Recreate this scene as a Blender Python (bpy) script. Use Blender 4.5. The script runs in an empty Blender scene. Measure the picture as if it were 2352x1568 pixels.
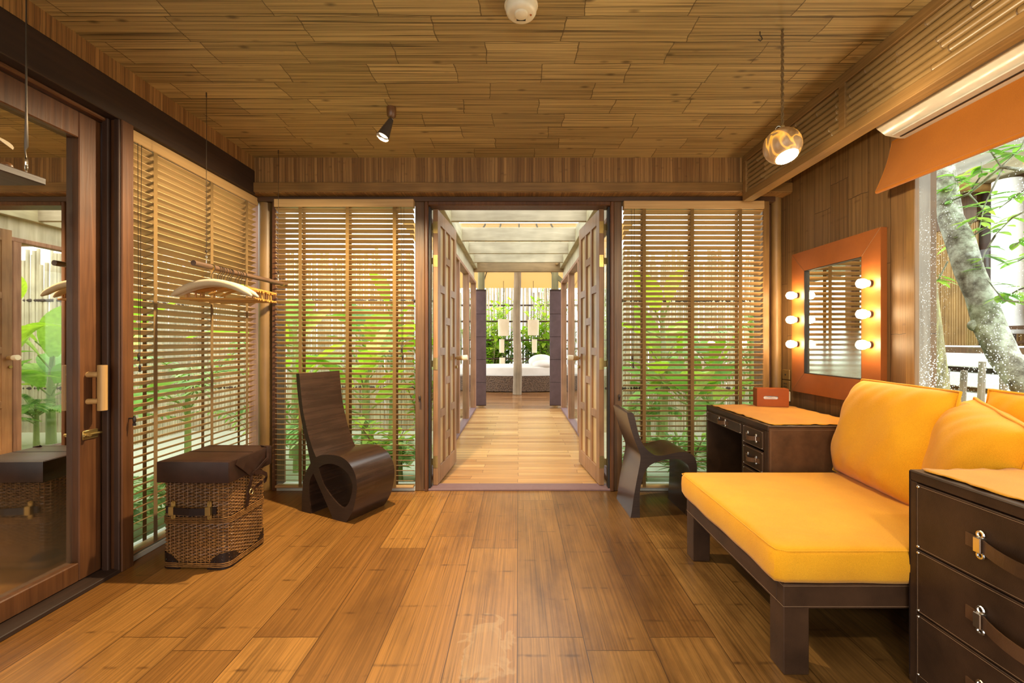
import bpy, bmesh, math, random
from mathutils import Vector, Matrix
R = math.radians
random.seed(11)
scene = bpy.context.scene
col = scene.collection
S = 1.15            # working units -> metres (applied to everything at the very end)

# ------------------------------------------------------------------ camera
CAM_H = 1.105
cam_d = bpy.data.cameras.new('camera')
cam_d.sensor_width = 36.0
cam_d.lens = 1020 / 2352 * 36.0
cam_d.shift_x = -14 / 2352
cam_d.clip_start = 0.02
cam = bpy.data.objects.new('camera', cam_d)
cam.location = (0, 0, CAM_H)
cam.rotation_euler = (R(90), 0, 0)
col.objects.link(cam)
scene.camera = cam

# ------------------------------------------------------------------ world / exposure
world = bpy.data.worlds.new('overcast_sky')
scene.world = world
world.use_nodes = True
wn = world.node_tree
wn.nodes.clear()
wo = wn.nodes.new('ShaderNodeOutputWorld')
wb = wn.nodes.new('ShaderNodeBackground')
wtc = wn.nodes.new('ShaderNodeTexCoord')
wno = wn.nodes.new('ShaderNodeTexNoise'); wno.inputs['Scale'].default_value = 2.2; wno.inputs['Detail'].default_value = 4
wrp = wn.nodes.new('ShaderNodeValToRGB')
wrp.color_ramp.elements[0].position = 0.35; wrp.color_ramp.elements[0].color = (0.93, 0.96, 1.0, 1)
wrp.color_ramp.elements[1].position = 0.65; wrp.color_ramp.elements[1].color = (1.0, 1.0, 1.0, 1)
wn.links.new(wtc.outputs['Generated'], wno.inputs['Vector'])
wn.links.new(wno.outputs['Fac'], wrp.inputs['Fac'])
wn.links.new(wrp.outputs['Color'], wb.inputs['Color'])
wb.inputs['Strength'].default_value = 4.3
wn.links.new(wb.outputs[0], wo.inputs['Surface'])
vs = scene.view_settings
vs.view_transform = 'Standard'
vs.look = 'None'
vs.exposure = 0.0
vs.gamma = 1.0
vs.use_curve_mapping = False
cy = scene.cycles
cy.max_bounces = 9; cy.diffuse_bounces = 5; cy.glossy_bounces = 4; cy.transmission_bounces = 5; cy.transparent_max_bounces = 14
cy.sample_clamp_indirect = 6.0
cy.caustics_reflective = False; cy.caustics_refractive = False
cy.use_denoising = True
try:
    cy.use_light_tree = True
    cy.use_adaptive_sampling = True
except Exception:
    pass

def light(name, kind, loc, energy, color, parent=None, target=None, **kw):
    d = bpy.data.lights.new(name, kind)
    d.energy = energy; d.color = color
    for k, v in kw.items(): setattr(d, k, v)
    o = bpy.data.objects.new(name, d)
    o.location = loc
    if target is not None:
        o.rotation_euler = (Vector(target) - Vector(loc)).to_track_quat('-Z', 'Y').to_euler()
    col.objects.link(o)
    if parent: o.parent = parent
    return o

WARM = (1.0, 0.80, 0.50)
WARM2 = (1.0, 0.86, 0.62)
# added fill lights behind the camera, unseen and without fixtures, to brighten the room
light('fill_spot_behind', 'SPOT', (-0.75, -0.35, 2.36), 80, WARM2, target=(-1.0, 1.9, 0.0), spot_size=R(96), spot_blend=0.7, shadow_soft_size=0.05)
light('fill_spot_behind_desk', 'SPOT', (0.75, -0.35, 2.36), 120, WARM2, target=(1.1, 1.7, 0.1), spot_size=R(92), spot_blend=0.8, shadow_soft_size=0.05)
light('fill_point_behind', 'POINT', (-0.2, -0.9, 1.75), 42, WARM2, shadow_soft_size=0.09)

# ------------------------------------------------------------------ mesh helpers
def basis(z):
    z = Vector(z).normalized()
    a = Vector((0, 0, 1)) if abs(z.z) < 0.95 else Vector((1, 0, 0))
    x = a.cross(z).normalized(); y = z.cross(x)
    return x, y, z

class MB:
    def __init__(s): s.bm = bmesh.new()
    def box(s, x0, x1, y0, y1, z0, z1, bev=0.0, seg=1):
        return s.obox(((x0+x1)/2, (y0+y1)/2, (z0+z1)/2), (abs(x1-x0), abs(y1-y0), abs(z1-z0)), None, bev, seg)
    def obox(s, c, size, rot=None, bev=0.0, seg=1):
        M = Matrix.Translation(Vector(c))
        if rot is not None: M = M @ (rot.to_4x4() if isinstance(rot, Matrix) else Matrix.Rotation(0, 4, 'X') if rot is None else __import__('mathutils').Euler(rot).to_matrix().to_4x4())
        M = M @ Matrix.Diagonal((size[0], size[1], size[2], 1))
        r = bmesh.ops.create_cube(s.bm, size=1.0, matrix=M)
        if bev > 0:
            es = list({e for v in r['verts'] for e in v.link_edges})
            bmesh.ops.bevel(s.bm, geom=es, offset=bev, segments=seg, affect='EDGES', profile=0.6)
        return s
    def beam(s, p0, p1, w, h, bev=0.0, up=(0, 0, 1)):
        p0, p1 = Vector(p0), Vector(p1)
        d = (p1-p0); L = d.length; d.normalize()
        x = d; z = Vector(up); y = z.cross(x).normalized(); z = x.cross(y)
        return s.obox((p0+p1)/2, (L, w, h), Matrix((x, y, z)).transposed(), bev)
    def ring(s, c, x, y, rx, ry, n):
        return [s.bm.verts.new(Vector(c) + x*(rx*math.cos(2*math.pi*i/n)) + y*(ry*math.sin(2*math.pi*i/n))) for i in range(n)]
    def bridge(s, a, b):
        n = len(a)
        for i in range(n):
            s.bm.faces.new((a[i], a[(i+1) % n], b[(i+1) % n], b[i]))
    def cyl(s, p0, p1, r0, r1=None, n=14, cap=True):
        r1 = r0 if r1 is None else r1
        x, y, z = basis(Vector(p1)-Vector(p0))
        a = s.ring(p0, x, y, r0, r0, n); b = s.ring(p1, x, y, r1, r1, n)
        s.bridge(a, b)
        if cap: s.bm.faces.new(a[::-1]); s.bm.faces.new(b)
        return s
    def tube(s, pts, r, n=8, closed=False, cap=True, flat=1.0):
        pts = [Vector(p) for p in pts]
        m = len(pts)
        rr = r if isinstance(r, (list, tuple)) else [r]*m
        rings = []; px = None
        for i, p in enumerate(pts):
            if closed: t = pts[(i+1) % m]-pts[i-1]
            else: t = pts[min(i+1, m-1)]-pts[max(i-1, 0)]
            t.normalize()
            if px is None: px, _, _ = basis(t)
            px = (px - t*px.dot(t))
            if px.length < 1e-6: px, _, _ = basis(t)
            px.normalize()
            rings.append(s.ring(p, px, t.cross(px), rr[i], rr[i]*flat, n))
        for i in range(m-1): s.bridge(rings[i], rings[i+1])
        if closed: s.bridge(rings[-1], rings[0])
        elif cap: s.bm.faces.new(rings[0][::-1]); s.bm.faces.new(rings[-1])
        return s
    def lathe(s, prof, n=28, M=None):
        M = M or Matrix.Identity(4)
        rings = []
        for (r, z) in prof:
            if r < 1e-5: rings.append([s.bm.verts.new(M @ Vector((0, 0, z)))])
            else: rings.append([s.bm.verts.new(M @ Vector((r*math.cos(2*math.pi*i/n), r*math.sin(2*math.pi*i/n), z))) for i in range(n)])
        for a, b in zip(rings, rings[1:]):
            for i in range(n):
                j = (i+1) % n
                if len(a) == 1 and len(b) == 1: continue
                if len(a) == 1: s.bm.faces.new((a[0], b[j], b[i]))
                elif len(b) == 1: s.bm.faces.new((a[i], a[j], b[0]))
                else: s.bm.faces.new((a[i], a[j], b[j], b[i]))
        return s
    def prism(s, loops, d0, d1, M=None):
        """outline loops in (x, z), extruded along y from d0 to d1"""
        M = M or Matrix.Identity(4)
        E0, E1 = [], []
        for lp in loops:
            n = len(lp)
            a = [s.bm.verts.new(M @ Vector((x, d0, z))) for x, z in lp]
            b = [s.bm.verts.new(M @ Vector((x, d1, z))) for x, z in lp]
            for i in range(n):
                j = (i+1) % n
                s.bm.faces.new((a[i], a[j], b[j], b[i]))
                E0.append(s.bm.edges.get((a[i], a[j]))); E1.append(s.bm.edges.get((b[i], b[j])))
        for E in (E0, E1):
            bmesh.ops.triangle_fill(s.bm, use_beauty=True, use_dissolve=False, edges=E)
        return s
    def surf(s, f, nu, nv, cu=False):
        g = [[s.bm.verts.new(f(i/nu, j/nv)) for j in range(nv+1)] for i in range(nu if cu else nu+1)]
        m = len(g)
        for i in range(m if cu else m-1):
            for j in range(nv):
                a, b = g[i], g[(i+1) % m]
                s.bm.faces.new((a[j], b[j], b[j+1], a[j+1]))
        return s
    def sphere(s, c, r, n=16, sc=(1, 1, 1)):
        bmesh.ops.create_uvsphere(s.bm, u_segments=n, v_segments=max(6, n*2//3), radius=r, matrix=Matrix.Translation(Vector(c)) @ Matrix.Diagonal((*sc, 1)))
        return s
    def torus(s, c, nrm, Rr, r, n=24, m=8):
        x, y, z = basis(nrm); c = Vector(c)
        return s.tube([c + x*(Rr*math.cos(2*math.pi*i/n)) + y*(Rr*math.sin(2*math.pi*i/n)) for i in range(n)], r, m, closed=True)
    def leaf(s, base, d, L, w, droop=0.3, n=5, fold=0.12, up=(0, 0, 1)):
        base, d = Vector(base), Vector(d).normalized(); up = Vector(up)
        side = d.cross(up)
        if side.length < 1e-3: side = Vector((1, 0, 0))
        side.normalize(); nr = side.cross(d)
        prev = None
        for i in range(n+1):
            t = i/n
            p = base + d*(L*t) - Vector((0, 0, 1))*(droop*L*t*t)
            ww = w*0.5*(math.sin(math.pi*min(1, t*0.94+0.05))**0.75)
            c = s.bm.verts.new(p); l = s.bm.verts.new(p+side*ww+nr*(fold*ww)); r = s.bm.verts.new(p-side*ww+nr*(fold*ww))
            if prev:
                s.bm.faces.new((prev[1], prev[0], c, l)); s.bm.faces.new((prev[0], prev[2], r, c))
            prev = (c, l, r)
        return s
    def build(s, name, mat, parent=None, smooth=True, angle=38, fixn=True, recentre=True, loc=None):
        bm = s.bm
        if fixn: bmesh.ops.recalc_face_normals(bm, faces=bm.faces)
        o_loc = Vector((0, 0, 0))
        if parent is None and recentre:
            xs = [v.co for v in bm.verts]
            lo = [min(v[k] for v in xs) for k in range(3)]; hi = [max(v[k] for v in xs) for k in range(3)]
            o_loc = Vector(((lo[0]+hi[0])/2, (lo[1]+hi[1])/2, lo[2]))
            bmesh.ops.translate(bm, verts=bm.verts, vec=-o_loc)
        me = bpy.data.meshes.new(name)
        bm.to_mesh(me); bm.free()
        if smooth:
            me.polygons.foreach_set('use_smooth', [True]*len(me.polygons))
            me.set_sharp_from_angle(angle=R(angle))
        me.materials.append(mat)
        o = bpy.data.objects.new(name, me)
        o.location = o_loc if loc is None else loc
        col.objects.link(o)
        if parent: o.parent = parent
        return o

def tag(o, label, cat, group=None, kind=None):
    if label: o['label'] = label
    if cat: o['category'] = cat
    if group: o['group'] = group
    if kind: o['kind'] = kind
    return o
def thing(name, label, cat, loc=(0, 0, 0), rz=0.0, group=None, kind=None, rot=None):
    o = bpy.data.objects.new(name, None); o.empty_display_size = 0.05
    o.location = loc; o.rotation_euler = rot if rot else (0, 0, rz)
    col.objects.link(o)
    return tag(o, label, cat, group, kind)
def copy_tree(o, parent=None):
    c = o.copy(); col.objects.link(c)
    if parent: c.parent = parent
    for ch in list(o.children): copy_tree(ch, c)
    return c

# ------------------------------------------------------------------ material helpers
def newmat(name):
    m = bpy.data.materials.new(name); m.use_nodes = True
    nt = m.node_tree
    return m, nt, nt.nodes['Principled BSDF']
def nd(nt, t, ins=None, **pr):
    n = nt.nodes.new(t)
    for k, v in pr.items(): setattr(n, k, v)
    if ins:
        for k, v in ins.items():
            if hasattr(v, 'is_output') or isinstance(v, bpy.types.NodeSocket): nt.links.new(v, n.inputs[k])
            else: n.inputs[k].default_value = v
    return n
def rgba(c): return (c[0], c[1], c[2], 1)
def ramp(nt, fac, stops, interp='LINEAR'):
    n = nt.nodes.new('ShaderNodeValToRGB'); cr = n.color_ramp; cr.interpolation = interp
    while len(cr.elements) < len(stops): cr.elements.new(0.5)
    for e, (p, c) in zip(cr.elements, stops): e.position = p; e.color = rgba(c) if len(c) == 3 else c
    nt.links.new(fac, n.inputs['Fac'])
    return n.outputs['Color']
def mixc(nt, a, b, fac, mode='MIX'):
    n = nt.nodes.new('ShaderNodeMix'); n.data_type = 'RGBA'; n.blend_type = mode
    for k, v in ((0, fac), (6, a), (7, b)):
        if isinstance(v, bpy.types.NodeSocket): nt.links.new(v, n.inputs[k])
        else: n.inputs[k].default_value = v if k == 0 else rgba(v)
    return n.outputs[2]
def math_(nt, op, a, b=0.0):
    n = nt.nodes.new('ShaderNodeMath'); n.operation = op
    for i, v in enumerate((a, b)):
        if isinstance(v, bpy.types.NodeSocket): nt.links.new(v, n.inputs[i])
        else: n.inputs[i].default_value = v
    return n.outputs[0]
def bump(nt, bsdf, h, strength=0.3, dist=0.01):
    b = nd(nt, 'ShaderNodeBump', {'Height': h, 'Strength': strength, 'Distance': dist})
    nt.links.new(b.outputs[0], bsdf.inputs['Normal'])

def plain(name, c, rough=0.5, metal=0.0, **kw):
    m, nt, b = newmat(name)
    b.inputs['Base Color'].default_value = rgba(c); b.inputs['Roughness'].default_value = rough; b.inputs['Metallic'].default_value = metal
    tc = nd(nt, 'ShaderNodeTexCoord')
    nz = nd(nt, 'ShaderNodeTexNoise', {'Vector': tc.outputs['Object'], 'Scale': kw.get('scale', 30.0), 'Detail': 3.0})
    nt.links.new(mixc(nt, tuple(x*0.86 for x in c), tuple(min(1, x*1.1) for x in c), nz.outputs['Fac']), b.inputs['Base Color'])
    return m

AX = {'x': 0, 'y': 1, 'z': 2}
def wood(name, dark, light, axis='z', freq=45.0, along=2.0, rough=0.42, bmp=0.25, spec=0.4, big=0.35):
    m, nt, b = newmat(name)
    tc = nd(nt, 'ShaderNodeTexCoord')
    sc = [freq]*3; sc[AX[axis]] = along
    mp = nd(nt, 'ShaderNodeMapping', {'Vector': tc.outputs['Object'], 'Scale': tuple(sc)})
    oi = nd(nt, 'ShaderNodeObjectInfo')
    off = nd(nt, 'ShaderNodeVectorMath', {0: mp.outputs[0]}, operation='ADD')
    cb = nd(nt, 'ShaderNodeCombineXYZ', {0: math_(nt, 'MULTIPLY', oi.outputs['Random'], 37.0), 1: math_(nt, 'MULTIPLY', oi.outputs['Random'], 11.0), 2: 0.0})
    nt.links.new(cb.outputs[0], off.inputs[1])
    n1 = nd(nt, 'ShaderNodeTexNoise', {'Vector': off.outputs[0], 'Scale': 1.0, 'Detail': 6.0, 'Roughness': 0.62, 'Distortion': 0.4})
    c = ramp(nt, n1.outputs['Fac'], [(0.28, dark), (0.72, light)])
    n2 = nd(nt, 'ShaderNodeTexNoise', {'Vector': tc.outputs['Object'], 'Scale': 3.0, 'Detail': 2.0})
    g = ramp(nt, n2.outputs['Fac'], [(0.3, (1-big,)*3), (0.7, (1.0,)*3)])
    nt.links.new(mixc(nt, c, g, 1.0, 'MULTIPLY'), b.inputs['Base Color'])
    b.inputs['Roughness'].default_value = rough; b.inputs['Specular IOR Level'].default_value = spec
    bump(nt, b, n1.outputs['Fac'], bmp, 0.004)
    return m

def bamboo(name, along, across, seg, row, c1, c2, line=(0.05, 0.025, 0.01), streak=(0.45, 1.0), freq=60.0, rough=0.5, bmp=0.3, off=(0, 0),
           mortar=0.004, spots=0.0, offset=0.37, stain=0.0, spec=0.35, gaps=0.0, nodes=0.0, stretch=1.1, wobble=0.012, jfac=0.85, gapf=2.6, gapt=(0.60, 0.70)):
    """split-bamboo boards in world position: rows `row` wide, joints every `seg`, fine fibres along the length"""
    m, nt, b = newmat(name)
    ge = nd(nt, 'ShaderNodeNewGeometry')
    sx = nd(nt, 'ShaderNodeSeparateXYZ', {0: ge.outputs['Position']})
    U = math_(nt, 'DIVIDE', sx.outputs[AX[along]], S); V = math_(nt, 'DIVIDE', sx.outputs[AX[across]], S)
    U = math_(nt, 'ADD', U, off[0]); V = math_(nt, 'ADD', V, off[1])
    uv = nd(nt, 'ShaderNodeCombineXYZ', {0: U, 1: V, 2: 0.0})
    wob = nd(nt, 'ShaderNodeTexNoise', {'Vector': uv.outputs[0], 'Scale': 7.0, 'Detail': 2.0})
    wv = math_(nt, 'MULTIPLY', math_(nt, 'SUBTRACT', wob.outputs['Fac'], 0.5), wobble)
    uvw = nd(nt, 'ShaderNodeCombineXYZ', {0: math_(nt, 'ADD', U, math_(nt, 'MULTIPLY', wv, 2.5)), 1: math_(nt, 'ADD', V, wv), 2: 0.0})
    br = nd(nt, 'ShaderNodeTexBrick', {'Vector': uvw.outputs[0], 'Color1': (0, 0, 0, 1), 'Color2': (1, 1, 1, 1), 'Mortar': (0.5, 0.5, 0.5, 1), 'Scale': 1.0,
            'Mortar Size': mortar, 'Mortar Smooth': 0.35, 'Bias': 0.0, 'Brick Width': seg, 'Row Height': row}, offset=offset, offset_frequency=2, squash=1.3, squash_frequency=3)
    bc = ramp(nt, br.outputs['Color'], [(0.0, c1), (1.0, c2)])
    # per-board shift of the fibres
    su = nd(nt, 'ShaderNodeCombineXYZ', {0: math_(nt, 'ADD', math_(nt, 'MULTIPLY', U, stretch), math_(nt, 'MULTIPLY', br.outputs['Color'], 17.0)), 1: math_(nt, 'MULTIPLY', V, freq), 2: 0.0})
    n1 = nd(nt, 'ShaderNodeTexNoise', {'Vector': su.outputs[0], 'Scale': 1.0, 'Detail': 5.0, 'Roughness': 0.65})
    st = ramp(nt, n1.outputs['Fac'], [(0.32, (streak[0],)*3), (0.62, (streak[1],)*3)])
    c = mixc(nt, bc, st, 1.0, 'MULTIPLY')
    su2 = nd(nt, 'ShaderNodeCombineXYZ', {0: math_(nt, 'MULTIPLY', U, stretch*1.4), 1: math_(nt, 'MULTIPLY', V, freq*gapf), 2: 3.0})
    n3 = nd(nt, 'ShaderNodeTexNoise', {'Vector': su2.outputs[0], 'Scale': 1.0, 'Detail': 3.0})
    if gaps:
        dk = ramp(nt, n3.outputs['Fac'], [(gapt[0], (0, 0, 0)), (gapt[1], (1, 1, 1))])
        c = mixc(nt, c, tuple(x*0.6 for x in line), math_(nt, 'MULTIPLY', dk, gaps))
    if nodes:
        vq = math_(nt, 'FLOOR', math_(nt, 'DIVIDE', V, row)); 
        hs = nd(nt, 'ShaderNodeTexWhiteNoise', {'W': vq}, noise_dimensions='1D')
        fu = math_(nt, 'FRACT', math_(nt, 'ADD', math_(nt, 'DIVIDE', uvw.outputs[0] and math_(nt, 'ADD', U, math_(nt, 'MULTIPLY', wv, 1.5)), 0.34), hs.outputs['Value']))
        dd = math_(nt, 'ABSOLUTE', math_(nt, 'SUBTRACT', fu, 0.5))
        nb = ramp(nt, dd, [(0.0, (1, 1, 1)), (0.03, (0, 0, 0))])
        pt = nd(nt, 'ShaderNodeTexNoise', {'Vector': uv.outputs[0], 'Scale': 16.0, 'Detail': 2.0})
        nb = math_(nt, 'MULTIPLY', nb, ramp(nt, pt.outputs['Fac'], [(0.45, (0, 0, 0)), (0.65, (1, 1, 1))]))
        c = mixc(nt, c, line, math_(nt, 'MULTIPLY', nb, nodes))
    if stain:
        sn = nd(nt, 'ShaderNodeTexNoise', {'Vector': nd(nt, 'ShaderNodeCombineXYZ', {0: math_(nt, 'MULTIPLY', U, 1.6), 1: math_(nt, 'MULTIPLY', V, 4.0), 2: 9.0}).outputs[0], 'Scale': 1.0, 'Detail': 5.0, 'Roughness': 0.6})
        c = mixc(nt, c, tuple(x*1.6 for x in line), math_(nt, 'MULTIPLY', ramp(nt, sn.outputs['Fac'], [(0.5, (0, 0, 0)), (0.72, (1, 1, 1))]), stain))
    if spots:
        vo = nd(nt, 'ShaderNodeTexVoronoi', {'Vector': nd(nt, 'ShaderNodeCombineXYZ', {0: math_(nt, 'MULTIPLY', U, 5.0), 1: math_(nt, 'MULTIPLY', V, 11.0), 2: 0.0}).outputs[0], 'Scale': 1.0, 'Randomness': 1.0})
        sp = ramp(nt, vo.outputs['Distance'], [(0.05, (1, 1, 1)), (0.16, (0, 0, 0))])
        c = mixc(nt, c, line, math_(nt, 'MULTIPLY', sp, spots))
    c = mixc(nt, c, line, math_(nt, 'MULTIPLY', br.outputs['Fac'], jfac))
    nt.links.new(c, b.inputs['Base Color'])
    b.inputs['Roughness'].default_value = rough; b.inputs['Specular IOR Level'].default_value = spec
    h = math_(nt, 'SUBTRACT', n1.outputs['Fac'], math_(nt, 'MULTIPLY', br.outputs['Fac'], 0.8))
    bump(nt, b, h, bmp, 0.006)
    return m

def leather(name, c, rough=0.42, v=0.35):
    m, nt, b = newmat(name)
    tc = nd(nt, 'ShaderNodeTexCoord')
    n1 = nd(nt, 'ShaderNodeTexNoise', {'Vector': tc.outputs['Object'], 'Scale': 7.0, 'Detail': 5.0, 'Roughness': 0.6})
    n2 = nd(nt, 'ShaderNodeTexVoronoi', {'Vector': tc.outputs['Object'], 'Scale': 260.0})
    nt.links.new(ramp(nt, n1.outputs['Fac'], [(0.3, tuple(x*(1-v) for x in c)), (0.7, tuple(x*(1+v) for x in c))]), b.inputs['Base Color'])
    b.inputs['Roughness'].default_value = rough; b.inputs['Specular IOR Level'].default_value = 0.28
    bump(nt, b, n2.outputs['Distance'], 0.12, 0.002)
    return m
def fabric(name, c, c2=None, wave=0.0):
    m, nt, b = newmat(name)
    c2 = c2 or tuple(x*0.85 for x in c)
    tc = nd(nt, 'ShaderNodeTexCoord')
    n1 = nd(nt, 'ShaderNodeTexNoise', {'Vector': tc.outputs['Object'], 'Scale': 5.0, 'Detail': 4.0})
    n2 = nd(nt, 'ShaderNodeTexNoise', {'Vector': tc.outputs['Object'], 'Scale': 420.0, 'Detail': 2.0})
    n3 = nd(nt, 'ShaderNodeTexNoise', {'Vector': tc.outputs['Object'], 'Scale': 6.5, 'Detail': 3.0, 'Distortion': 1.2})
    nt.links.new(mixc(nt, ramp(nt, n1.outputs['Fac'], [(0.3, c2), (0.7, c)]), ramp(nt, n2.outputs['Fac'], [(0.3, (0.8,)*3), (0.7, (1,)*3)]), 1.0, 'MULTIPLY'), b.inputs['Base Color'])
    b.inputs['Roughness'].default_value = 0.92; b.inputs['Specular IOR Level'].default_value = 0.12
    b.inputs['Sheen Weight'].default_value = 0.15
    h = math_(nt, 'ADD', math_(nt, 'MULTIPLY', n2.outputs['Fac'], 0.08), math_(nt, 'MULTIPLY', n3.outputs['Fac'], wave))
    bump(nt, b, h, 0.5, 0.02)
    return m
def foliage(name, stops, transl=0.4, rough=0.4):
    m, nt, b = newmat(name)
    ge = nd(nt, 'ShaderNodeNewGeometry'); oi = nd(nt, 'ShaderNodeObjectInfo')
    f = math_(nt, 'FRACT', math_(nt, 'ADD', ge.outputs['Random Per Island'], oi.outputs['Random']))
    c = ramp(nt, f, stops)
    tc = nd(nt, 'ShaderNodeTexCoord')
    n1 = nd(nt, 'ShaderNodeTexNoise', {'Vector': tc.outputs['Object'], 'Scale': 25.0, 'Detail': 3.0})
    c = mixc(nt, c, ramp(nt, n1.outputs['Fac'], [(0.3, (0.75,)*3), (0.7, (1.1,)*3)]), 1.0, 'MULTIPLY')
    nt.links.new(c, b.inputs['Base Color']); b.inputs['Roughness'].default_value = rough
    tr = nd(nt, 'ShaderNodeBsdfTranslucent', {'Color': mixc(nt, c, (1.0, 1.15, 0.35), 1.0, 'MULTIPLY')})
    mx = nd(nt, 'ShaderNodeMixShader', {0: transl, 1: b.outputs[0], 2: tr.outputs[0]})
    nt.links.new(mx.outputs[0], nt.nodes['Material Output'].inputs['Surface'])
    return m
def glassmat(name, drops=0.0, tint=(0.97, 1.0, 0.985)):
    m, nt, b = newmat(name)
    out = nt.nodes['Material Output']; nt.nodes.remove(b)
    tr = nd(nt, 'ShaderNodeBsdfTransparent', {'Color': rgba(tint)})
    gl = nd(nt, 'ShaderNodeBsdfGlossy', {'Color': (1, 1, 1, 1), 'Roughness': 0.01})
    lw = nd(nt, 'ShaderNodeLayerWeight', {'Blend': 0.5})
    fac = math_(nt, 'ADD', math_(nt, 'MULTIPLY', math_(nt, 'POWER', lw.outputs['Facing'], 5.0), 0.5), 0.02)
    mx = nd(nt, 'ShaderNodeMixShader', {0: fac, 1: tr.outputs[0], 2: gl.outputs[0]})
    last = mx.outputs[0]
    if drops:
        tc = nd(nt, 'ShaderNodeTexCoord')
        vo = nd(nt, 'ShaderNodeTexVoronoi', {'Vector': tc.outputs['Object'], 'Scale': 75.0, 'Randomness': 1.0})
        dens = nd(nt, 'ShaderNodeTexNoise', {'Vector': tc.outputs['Object'], 'Scale': 3.0, 'Detail': 3.0})
        th = math_(nt, 'MULTIPLY', ramp(nt, dens.outputs['Fac'], [(0.36, (0, 0, 0)), (0.72, (1, 1, 1))]), 0.33)
        k = math_(nt, 'LESS_THAN', vo.outputs['Distance'], th)
        df = nd(nt, 'ShaderNodeBsdfTranslucent', {'Color': (0.9, 0.9, 0.86, 1)})
        mx2 = nd(nt, 'ShaderNodeMixShader', {0: math_(nt, 'MULTIPLY', k, drops), 1: last, 2: df.outputs[0]})
        last = mx2.outputs[0]
    nt.links.new(last, out.inputs['Surface'])
    return m
def emit(name, c, strength):
    m, nt, b = newmat(name)
    b.inputs['Base Color'].default_value = rgba(c); b.inputs['Emission Color'].default_value = rgba(c); b.inputs['Emission Strength'].default_value = strength
    return m

# ------------------------------------------------------------------ materials
M = {}
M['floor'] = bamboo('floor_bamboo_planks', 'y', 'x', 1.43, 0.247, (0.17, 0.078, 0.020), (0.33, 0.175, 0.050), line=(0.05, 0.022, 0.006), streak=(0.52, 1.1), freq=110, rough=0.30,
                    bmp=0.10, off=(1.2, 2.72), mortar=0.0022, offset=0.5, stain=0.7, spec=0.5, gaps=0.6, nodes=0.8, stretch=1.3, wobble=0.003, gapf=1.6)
def floor_tones(m):
    # boards right of the door axis are greyer, darker, blotchy; left ones more orange
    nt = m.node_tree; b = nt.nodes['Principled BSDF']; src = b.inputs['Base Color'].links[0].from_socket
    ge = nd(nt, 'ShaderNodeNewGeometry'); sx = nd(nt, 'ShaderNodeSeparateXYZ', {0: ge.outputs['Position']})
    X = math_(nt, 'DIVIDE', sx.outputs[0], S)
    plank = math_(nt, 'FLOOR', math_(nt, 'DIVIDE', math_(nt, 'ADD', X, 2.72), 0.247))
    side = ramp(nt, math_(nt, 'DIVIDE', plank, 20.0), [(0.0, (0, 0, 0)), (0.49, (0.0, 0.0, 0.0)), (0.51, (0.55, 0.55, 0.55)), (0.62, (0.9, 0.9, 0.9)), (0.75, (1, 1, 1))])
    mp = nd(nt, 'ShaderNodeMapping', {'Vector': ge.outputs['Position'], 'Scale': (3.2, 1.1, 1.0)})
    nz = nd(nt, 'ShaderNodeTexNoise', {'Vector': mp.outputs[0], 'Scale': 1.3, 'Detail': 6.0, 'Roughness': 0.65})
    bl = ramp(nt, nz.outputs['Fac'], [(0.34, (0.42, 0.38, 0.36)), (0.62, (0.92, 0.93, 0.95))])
    right_tone = mixc(nt, src, bl, 1.0, 'MULTIPLY')
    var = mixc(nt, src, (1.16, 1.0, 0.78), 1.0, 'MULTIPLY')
    c = mixc(nt, var, right_tone, side)
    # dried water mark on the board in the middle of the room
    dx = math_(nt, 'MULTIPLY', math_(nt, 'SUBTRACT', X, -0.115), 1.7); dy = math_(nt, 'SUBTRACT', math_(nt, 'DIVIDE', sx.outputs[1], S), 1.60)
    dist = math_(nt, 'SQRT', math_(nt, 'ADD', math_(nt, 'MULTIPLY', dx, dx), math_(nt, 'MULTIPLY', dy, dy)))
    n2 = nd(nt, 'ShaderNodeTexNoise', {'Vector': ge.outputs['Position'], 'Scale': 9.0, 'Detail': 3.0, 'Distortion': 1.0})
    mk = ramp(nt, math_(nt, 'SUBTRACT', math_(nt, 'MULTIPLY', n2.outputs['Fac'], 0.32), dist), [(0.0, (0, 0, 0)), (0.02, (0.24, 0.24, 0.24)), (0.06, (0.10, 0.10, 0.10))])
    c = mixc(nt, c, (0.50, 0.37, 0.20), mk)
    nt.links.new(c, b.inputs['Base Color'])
floor_tones(M['floor'])
M['ceiling'] = bamboo('ceiling_split_bamboo', 'x', 'y', 0.42, 0.155, (0.37, 0.258, 0.104), (0.50, 0.366, 0.160), line=(0.070, 0.042, 0.016), streak=(0.46, 1.12), freq=85, rough=0.5,
                      bmp=0.55, off=(0.15, 0.05), mortar=0.0024, spots=0.75, gaps=0.85, stretch=0.7, jfac=0.75, gapf=1.1, gapt=(0.55, 0.66), wobble=0.016)
M['frieze_x'] = bamboo('frieze_bamboo_back', 'z', 'x', 3.0, 0.021, (0.20, 0.095, 0.028), (0.36, 0.19, 0.062), streak=(0.5, 1.1), freq=85, bmp=0.35, mortar=0.0010, off=(0.4, 0), nodes=0.4)
M['frieze_y'] = bamboo('frieze_bamboo_side', 'z', 'y', 3.0, 0.021, (0.22, 0.100, 0.030), (0.37, 0.19, 0.060), streak=(0.5, 1.1), freq=85, bmp=0.35, mortar=0.0010, off=(0.4, 0))
M['wall_y'] = bamboo('wall_bamboo_boards', 'z', 'y', 1.15, 0.15, (0.155, 0.080, 0.030), (0.205, 0.112, 0.042), line=(0.04, 0.02, 0.01), streak=(0.55, 1.1), freq=60, bmp=0.3, mortar=0.0022, off=(0.35, 0.05), nodes=0.5)
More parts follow.
